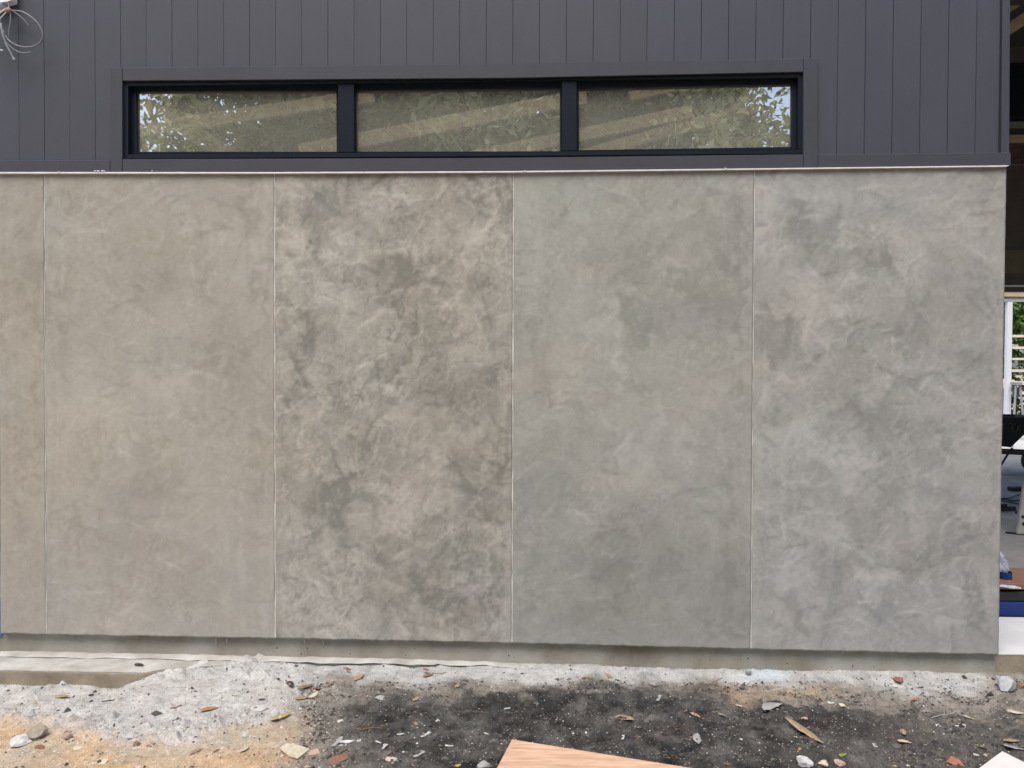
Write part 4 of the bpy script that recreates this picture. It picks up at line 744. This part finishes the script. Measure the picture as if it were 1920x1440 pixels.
# (kind, px, py, length px, angle deg, colour, label, extra)
LIT = [
 ('leaf', 112, 1308, 36, 0, YEL, 'yellow leaf lying on the pale cement below the ledge at the left', .2),
 ('leaf', 261, 1248, 22, -10, DKB, 'dark curled leaf on the pale ledge at the foot of the wall', .6),
 ('leaf', 392, 1331, 30, 10, ORG, 'orange brown leaf on the lumpy pale cement left of centre', .3),
 ('leaf', 367, 1410, 20, 35, TAN, 'tan leaf pointing up on the orange sand below the cement edge', .4),
 ('leaf', 457, 1408, 20, 40, CRM, 'pale cream leaf on the brown sand between the cement and the big cream chip', .4),
 ('leaf', 330, 1326, 18, 15, PNK, 'small pinkish leaf on the cement left of the orange brown leaf', .3),
 ('leaf', 445, 1304, 18, 0, CRM, 'small cream leaf on the cement near its right end', .2),
 ('leaf', 491, 1312, 14, 0, DKB, 'small dark leaf on the grey edge of the cement', .3),
 ('leaf', 652, 1255, 16, -10, RED, 'red brown leaf on the mortar bead near the second panel', .4),
 ('leaf', 566, 1311, 26, 12, TAN, 'tan curled leaf below the dark leaf cluster', .5),
 ('leaf', 589, 1305, 20, 40, CRM, 'pale upright leaf at the right of the dark leaf cluster', .5),
 ('leaf', 545, 1284, 22, -30, DKB, 'dark flake painting a shaded hole at the left end of the leaf cluster', .4),  # dark colour stands for the shade in a hole
 ('leaf', 575, 1289, 26, 20, BRN, 'brown leaf in the middle of the leaf cluster', .5),
 ('leaf', 562, 1292, 20, -15, OLV, 'olive brown leaf at the front of the leaf cluster', .5),
 ('leaf', 600, 1292, 24, 15, RED, 'reddish leaf at the upper right of the leaf cluster', .5),
 ('leaf', 621, 1283, 14, 50, BRN, 'small brown leaf just right of the leaf cluster', .4),
 ('leaf', 673, 1272, 20, 40, TAN, 'tan leaf standing by the grey mortar right of the leaf cluster', .4),
 ('leaf', 803, 1268, 22, 20, TAN, 'curled tan leaf against the mortar under the second panel', .8),
 ('leaf', 799, 1257, 14, -20, BRN, 'small brown leaf directly above the curled tan leaf', .6),
 ('leaf', 527, 1346, 32, 32, YEL, 'yellow curled leaf where the sand meets the grey dirt', .5),
 ('leaf', 782, 1311, 18, 28, TAN, 'tan leaf on the black soil beside the flat grey chip', .3),
 ('leaf', 858, 1286, 16, 80, TAN, 'narrow tan leaf pointing at the wall on dark soil', .2),
 ('leaf', 1101, 1273, 22, -5, BRN, 'brown leaf on the pale strip below the third panel', .3),
 ('leaf', 1142, 1269, 16, -30, TAN, 'thin tan leaf right of the brown leaf on the pale strip', .2),
 ('leaf', 1224, 1284, 16, -50, GRY, 'grey curled leaf at the top edge of the black soil', .6),
 ('leaf', 1172, 1348, 38, -12, TAN, 'broad tan leaf alone on the black soil above the plywood', .5),
 ('leaf', 1304, 1342, 18, -25, PNK, 'pinkish leaf on the black soil right of centre', .4),
 ('leaf', 1349, 1340, 22, -18, OLV, 'olive leaf on the black soil next to the pinkish leaf', .3),
 ('leaf', 1390, 1326, 22, -10, CRM, 'bright cream leaf beside the long grey bark', .6),
 ('leaf', 1444, 1330, 48, 18, GRY, 'long pale grey curl of bark on the soil right of centre', .7),
 ('leaf', 1306, 1386, 28, 70, GRY, 'pale grey ragged leaf on the black soil right of the plywood', .3),
 ('leaf', 1366, 1434, 18, 0, BRN, 'dark brown leaf at the bottom edge right of the plywood', .6),
 ('leaf', 1717, 1312, 18, 0, ORG, 'orange brown leaf on the grey dirt near the right corner', .3),
 ('leaf', 1508, 1375, 62, -38, TAN, 'long narrow tan gum leaf slanting on the black soil', .3),
 ('leaf', 1579, 1417, 18, 20, (0.20, 0.30, 0.06), 'only green leaf, on the soil near the bottom right', .5),
 ('leaf', 1693, 1374, 18, 60, TAN, 'tan leaf with a stalk, the upper of two right of centre', .4),
 ('leaf', 1695, 1391, 24, 0, CRM, 'cream leaf just below the stalked tan leaf', .3),
 ('leaf', 1902, 1337, 24, -15, CRM, 'cream curled leaf at the right edge of the soil', .5),
 ('leaf', 1897, 1390, 30, 4, TAN, 'tan leaf just above the white board', .2),
 ('leaf', 1847, 1403, 26, -18, OLV, 'yellowish olive leaf left of the white board tip', .2),
 ('leaf', 1899, 1403, 24, -25, GRY, 'grey leaf touching the upper edge of the white board', .3),
 ('leaf', 1818, 1347, 16, -20, CRM, 'small cream leaf on the soil above the white board', .3),
 ('leaf', 1822, 1337, 16, 0, OLV, 'small olive leaf above the cream leaf at the right', .2),
 ('rock', 66, 1384, 32, 10, (0.30, 0.26, 0.20), 'brown angular stone on the orange sand at the left', .8),
 ('rock', 38, 1393, 34, 20, WHT, 'white stone beside the brown angular stone', .5),
 ('rock', 125, 1383, 16, 0, PNK, 'pinkish pebble right of the brown angular stone', .7),
 ('rock', 256, 1398, 14, 0, BRN, 'dark brown pebble at the lower edge of the cement', .7),
 ('rock', 280, 1396, 16, 0, PNK, 'pink pebble right of the dark brown pebble', .5),
 ('rock', 76, 1402, 16, 0, BRN, 'small brown stone in front of the angular stone', .4),
 ('rock', 1403, 1260, 14, 0, GRY, 'grey pebble at the foot of the wall by the last joint', .7),
 ('rock', 1888, 1292, 36, 15, (0.42, 0.43, 0.43), 'grey stone under the corner of the bay slab', .8),
 ('rock', 1914, 1289, 14, 0, BRN, 'brown stone at the right edge under the bay slab', .7),
 ('rock', 1507, 1432, 30, 0, WHT, 'white lumpy stone at the bottom edge right of the plywood', .6),
 ('rock', 1575, 1433, 20, 0, PNK, 'pinkish stone below the green leaf', .5),
 ('rock', 1544, 1434, 18, 0, CRM, 'cream stone between the white lumpy stone and the pinkish stone', .6),
 ('rock', 907, 1436, 24, 0, GRY, 'grey stone beside the left edge of the plywood', .5),
 ('chip', 145, 1403, 18, 0, CRM, 'cream chip on the orange sand right of the stones', 0),
 ('chip', 193, 1430, 18, 20, CRM, 'cream chip at the bottom edge of the orange sand', 0),
 ('chip', 717, 1309, 22, 10, GRY, 'flat grey chip on the black soil below the second panel', 0),
 ('chip', 781, 1357, 12, 70, ORG, 'small orange chip on the black soil left of the plywood', 0),
 ('chip', 636, 1353, 12, 15, WHT, 'small square white chip on the dark soil', 0),
 ('chip', 550, 1411, 46, -28, CRM, 'large cream chip on the sand left of the orange brick piece', 0),
 ('chip', 591, 1411, 22, 75, PNK, 'pinkish orange chip between the cream chip and the red tile piece', 0),
 ('chip', 637, 1423, 36, 38, RED, 'red brown tile piece near the bottom edge left of the plywood', 0),
 ('chip', 536, 1422, 14, 20, ORG, 'small orange chip below the large cream chip', 0),
 ('chip', 576, 1438, 20, 0, PNK, 'pinkish chip at the bottom edge below the red tile piece', 0),
 ('chip', 735, 1425, 22, -20, (0.58, 0.46, 0.38), 'pale pinkish chip left of the plywood', 0),
 ('chip', 859, 1436, 16, 20, YEL, 'yellowish chip at the bottom edge left of the plywood', 0),
 ('chip', 1684, 1275, 24, -25, RED, 'red brick chip leaning at the foot of the fourth panel', 0),
 ('chip', 1508, 1347, 12, 0, PNK, 'small pinkish chip above the long gum leaf', 0),
 ('chip', 1497, 1405, 14, 25, ORG, 'bright orange chip below the long gum leaf', 0),
 ('chip', 1791, 1429, 26, -20, BRK, 'orange red brick chip left of the white board', 0),
 ('chip', 1834, 1415, 14, -30, CRM, 'cream chip beside the left edge of the white board', 0),
 ('chip', 1691, 1434, 20, -15, WHT, 'white chip at the bottom edge left of the orange brick chip', 0),
 ('chip', 1755, 1360, 16, 0, WHT, 'white flat chip on the soil at the right', 0),
 ('chip', 1797, 1361, 18, -25, WHT, 'white sliver right of the white flat chip', 0),
 ('chip', 1587, 1342, 16, 0, GRY, 'grey chip on the soil right of the long bark curl', 0),
 ('chip', 1558, 1317, 12, 0, WHT, 'left of two pale chips on the grey dirt below the fourth panel', 0),
 ('chip', 1578, 1323, 16, -20, CRM, 'right of two pale chips on the grey dirt below the fourth panel', 0),
 ('chip', 1644, 1398, 14, -10, WHT, 'small white chip between the cream leaf and the green leaf', 0),
 ('strip', 657, 1391, 34, 6, WHT, 'short white strip lying flat on the soil left of centre', 0),
 ('strip', 634, 1391, 22, 60, GRY, 'grey strip meeting the left end of the white strip', 0),
 ('strip', 713, 1393, 18, -8, WHT, 'white offcut forming the crossbar of a T', 0),
 ('strip', 720, 1399, 28, 50, WHT, 'white offcut slanting down from the crossbar offcut', 0),
 ('strip', 751, 1377, 12, 5, WHT, 'small white offcut above the T of offcuts', 0),
 ('strip', 799, 1378, 18, 45, WHT, 'white sliver slanting on the black soil left of the plywood', 0),
 ('strip', 842, 1399, 14, 0, WHT, 'tiny white offcut left of the plywood corner', 0),
 ('strip', 787, 1415, 18, 35, GRY, 'pale grey sliver below the slanting white sliver', 0),
 ('strip', 907, 1374, 14, -20, WHT, 'white offcut just above the plywood corner', 0),
 ('strip', 949, 1329, 14, 0, WHT, 'white offcut on the black soil above the plywood', 0),
 ('strip', 1168, 1385, 14, 60, WHT, 'white sliver between the tan leaf and the plywood', 0),
 ('strip', 1236, 1309, 18, 55, GRY, 'pale stick on the black soil below the grey curled leaf', 0),
 ('strip', 365, 1251, 40, 50, (0.5, 0.49, 0.46), 'pale mortar covered stick across the ledge at the left', 0),
 ('twig', 212, 1314, 24, 25, DKB, 'dark twig on the pale cement right of the yellow leaf', 0),
 ('twig', 693, 1369, 42, 5, BRN, 'brown twig on the black soil above the T of offcuts', 0),
 ('twig', 1345, 1277, 24, 20, BRN, 'brown twig at the top of the soil below the third joint', 0),
 ('twig', 1770, 1344, 50, 8, GRY, 'long grey twig on the soil at the right', 0),
 ('twig', 830, 1263, 34, 12, BRN, 'thin brown twig on the pale mortar right of the curled leaf', 0),
 ('twig', 1660, 1283, 16, 40, DKB, 'short dark twig left of the red brick chip', 0),
]
for k, (kind, a, b, lp, ang, col_, lab, ex) in enumerate(LIT):
    q = G(a, b, -0.125)
    for it in range(3):
        zz = ground_z(q.x, q.y)
        if b < 1262 and a < 300: zz = max(zz, LZ+0.006)
        elif b < 1262: zz = max(zz, LZ+0.004)
        q = G(a, b, zz)
    sc_ = (q-Vector(CAM)).length/F; L_ = lp*sc_
    an = R(ang); vx, vy = math.cos(an), math.sin(an)/0.42     # foreshortening of the ground plane
    yaw = math.atan2(vy, vx); L_ = L_*math.hypot(vx, vy) if kind in ('leaf', 'strip', 'twig') else L_*1.0
    L_ = min(L_, lp*sc_*1.45)*(0.9 if kind == 'leaf' else 1)
    if kind == 'leaf': bm = leaf_mesh(L_, L_*(0.17 if lp > 55 else 0.38), ex*0.28, 0.25+ex*0.3, k, 9)
    elif kind == 'rock': bm = rock_mesh(L_*1.15, L_*1.05, L_*ex*1.1, k)
    elif kind == 'chip': bm = chip_mesh(L_*1.1, L_*1.0, max(0.003, L_*0.07), k)
    elif kind == 'strip': bm = strip_mesh(L_, max(0.006, 0.20*L_), 0.003, k, 0.1)
    else: bm = twig_mesh(L_, 0.0022, k)
    nm = {'leaf': 'fallen_leaf', 'rock': 'stone', 'chip': 'rubble_chip', 'strip': 'offcut', 'twig': 'twig'}[kind]
    ct = {'leaf': 'leaf', 'rock': 'stone', 'chip': 'chip', 'strip': 'offcut', 'twig': 'twig'}[kind]
    me = mesh_from_bm(nm, bm)
    o = link_mesh(nm, me, simple(col_, 0.7, 0.22, 60), None, (q.x, q.y, zz-(0.003 if kind == 'rock' else -0.006 if lp > 40 else 0.0))); o.rotation_euler = (random.uniform(-.12, .12), random.uniform(-.12, .12), yaw)
    tag(o, lab, ct, {'leaf': LG, 'rock': SG, 'chip': CG, 'strip': CG, 'twig': TG}[kind])

# fine litter nobody could count
def scatter(name, n, dens, size, seed, m, thick=0.4, flat=False):
    rg = np.random.default_rng(seed); V, Fc = [], []; c = 0; pts = []
    PX, PY = rg.uniform(-20, 1940, n*6), rg.uniform(1250, 1450, n*6); pr = rg.random(n*6); keep = np.where(pr < dens(PX, PY))[0][:n]
    Dx = np.array([list(G(PX[i], PY[i], -0.125)) for i in keep]); zz = ground_height(Dx[:, :1], Dx[:, 1:2])[0][:, 0]
    Nn = len(keep); s = size*rg.lognormal(0, 0.45, Nn); yaw = rg.uniform(0, 6.28, Nn); asp = rg.uniform(0.35, 1, Nn)
    base = np.array([(-1, -.6, 0), (.9, -.8, 0), (1, .7, 0), (-.7, .9, 0), (0.0, 0.1, 1)])
    tris = np.array([(0, 1, 4), (1, 2, 4), (2, 3, 4), (3, 0, 4)])
    jit = rg.uniform(0.7, 1.3, (Nn, 5, 3)); B = base[None]*jit
    x = B[..., 0]*s[:, None]; y = B[..., 1]*(s*asp)[:, None]; z = B[..., 2]*(s*thick)[:, None]+ rg.normal(0, 0.25, (Nn, 5))*(s[:, None]*0.5)
    xr = x*np.cos(yaw)[:, None]-y*np.sin(yaw)[:, None]+Dx[:, :1]; yr = x*np.sin(yaw)[:, None]+y*np.cos(yaw)[:, None]+Dx[:, 1:2]; zr = z+zz[:, None]
    v = np.stack([xr, yr, zr], -1).reshape(-1, 3); f = (np.arange(Nn)[:, None, None]*5+tris[None]).reshape(-1, 3)
    o = link_mesh(name, fast_mesh(name, v, f), m); o['kind'] = 'stuff'; return o
def multi(name, cols):
    m = bpy.data.materials.new(name); m.use_nodes = True; t = m.node_tree; b = t.nodes['Principled BSDF']; b.inputs['Roughness'].default_value = 0.85; b.inputs['Specular IOR Level'].default_value = 0.2
    geo = t.nodes.new('ShaderNodeNewGeometry'); rp = t.nodes.new('ShaderNodeValToRGB'); rp.color_ramp.interpolation = 'CONSTANT'
    while len(rp.color_ramp.elements) < len(cols): rp.color_ramp.elements.new(0.5)
    for i, c in enumerate(cols): rp.color_ramp.elements[i].position = i/len(cols); rp.color_ramp.elements[i].color = (*c, 1)
    t.links.new(geo.outputs['Random Per Island'], rp.inputs[0]); t.links.new(rp.outputs[0], b.inputs['Base Color']); return m
def d_soil(x, y): return np.where((x > 560) & (y > 1275), 0.12+0.75*np.clip(1.4*fbm(x/70, y/26, 7, 4)+0.1, 0, 1), 0.04)
def d_left(x, y): return np.where((x < 640) & (y > 1290), 0.5, 0.06)
def d_all(x, y): return np.where(y > 1262, 0.4, 0.1)
o = scatter('white_grit', 1500, d_soil, 0.0019, 1, multi('grit_tones', [(0.42, 0.41, 0.39), (0.30, 0.29, 0.27), (0.52, 0.51, 0.49), (0.26, 0.23, 0.19)])); o['label'] = 'pale grit and shavings strewn over the black soil'; o['category'] = 'grit'
o = scatter('pale_shavings', 9000, d_soil, 0.0015, 9, multi('shaving_tones', [(0.34, 0.32, 0.29), (0.24, 0.22, 0.19), (0.44, 0.42, 0.39), (0.18, 0.16, 0.13)]), 0.6); o['label'] = 'very fine pale shavings dusted over the soil'; o['category'] = 'shavings'
o = scatter('soil_crumbs', 9000, d_soil, 0.0036, 2, multi('soil_tones', [(0.035, 0.033, 0.032), (0.06, 0.055, 0.05), (0.10, 0.09, 0.08), (0.05, 0.045, 0.04)]), 0.8); o['label'] = 'dark crumbs of soil'; o['category'] = 'soil'
o = scatter('cement_crumbs', 3800, d_left, 0.0024, 3, multi('cement_tones', [(0.50, 0.49, 0.47), (0.42, 0.40, 0.37), (0.55, 0.53, 0.50), (0.44, 0.33, 0.22), (0.36, 0.27, 0.18)]), 0.8); o['label'] = 'crumbs of cement and sand on the left'; o['category'] = 'gravel'
def d_lump(x, y): return np.where((x < 600) & (y > 1285), 0.9*np.exp(-((y-cement_edge(x)+16)/22.0)**2)+0.15*(y < cement_edge(x))*np.clip(fbm(x/50, y/20, 77, 2)+0.3, 0, 1), 0)
o = scatter('cement_lumps', 1100, d_lump, 0.0058, 12, multi('lump_tones', [(0.44, 0.43, 0.405), (0.38, 0.365, 0.34), (0.47, 0.455, 0.42), (0.33, 0.31, 0.28)]), 0.9); o['label'] = 'broken lumps along the edge of the pale cement'; o['category'] = 'rubble'
o = scatter('soil_clods', 800, d_soil, 0.0075, 14, multi('clod_tones', [(0.04, 0.038, 0.036), (0.075, 0.07, 0.064), (0.12, 0.11, 0.10), (0.055, 0.05, 0.046)]), 0.55); o['label'] = 'clods of dark soil pressed into the ground'; o['category'] = 'soil'
o = scatter('leaf_litter', 800, d_all, 0.0036, 4, multi('litter_tones', [(0.26, 0.16, 0.09), (0.16, 0.11, 0.07), (0.40, 0.29, 0.17), (0.30, 0.13, 0.08), (0.10, 0.08, 0.06)]), 0.3); o['label'] = 'tiny brown bits of leaf litter'; o['category'] = 'leaf litter'

# ================================================================== trees behind the camera, mirrored in the glass
TREES = [(-9.6, -12.0, 9.0, 3.8, 'leftmost broad tree of the row facing the house'), (-1.25, -10.4, 9.0, 3.2, 'dense leafy tree facing the left window pane'), (1.3, -13.4, 10.5, 4.0, 'tall leafy tree behind the others, facing the middle of the house'), (3.3, -10.4, 9.0, 3.2, 'leafy tree facing the middle and right window panes'), (10.15, -11.5, 9.0, 3.75, 'open crowned tree beyond the right window pane'), (16.5, -12.0, 9.0, 3.8, 'rightmost broad tree of the row facing the house')]
for k, (x, y, h, r, lab) in enumerate(TREES):
    t = empty('tree', (x, y, -0.2), lab, 'tree', 'trees facing the house')
    v, f = leafcloud((16000, 25000, 30000, 25000, 26000, 15000)[k], (0, 0, h*0.66), (r, r*0.9, h*0.42), 0.115, 60+k, 'ball', 60)
    link_mesh('crown', fast_mesh('crown', v, f), MT['leaves'], t)
    v, f = leafcloud(13000, (0, 0, h*0.66), (r*1.06, r*1.0, h*0.43), 0.095, 90+k, 'ball', 34)  # outer clumps whose brightness is put into the leaf colour
    link_mesh('lit_tint_foliage', fast_mesh('lit_tint_foliage', v, f), MT['lit_leaf_tint'], t)
    bm = bmesh.new(); rg = np.random.default_rng(k)
    tube(bm, spline([(0, 0, -0.1), (0.1, 0.1, h*0.25), (-0.1, 0.05, h*0.5), (0.1, 0, h*0.8)], 5), [0.26-0.22*i/15 for i in range(16)], 9)
    for j in range(7):
        an = rg.uniform(0, 6.28); z0 = h*rg.uniform(0.28, 0.55); l = r*rg.uniform(0.6, 0.9)
        tube(bm, spline([(0, 0, z0), (math.cos(an)*l*0.5, math.sin(an)*l*0.5, z0+l*0.35), (math.cos(an)*l, math.sin(an)*l, z0+l*0.6)], 4), [0.10-0.085*i/8 for i in range(9)], 6)
    for f_ in bm.faces: f_.smooth = True
    link_mesh('trunk', mesh_from_bm('trunk', bm), MT['bark'], t)
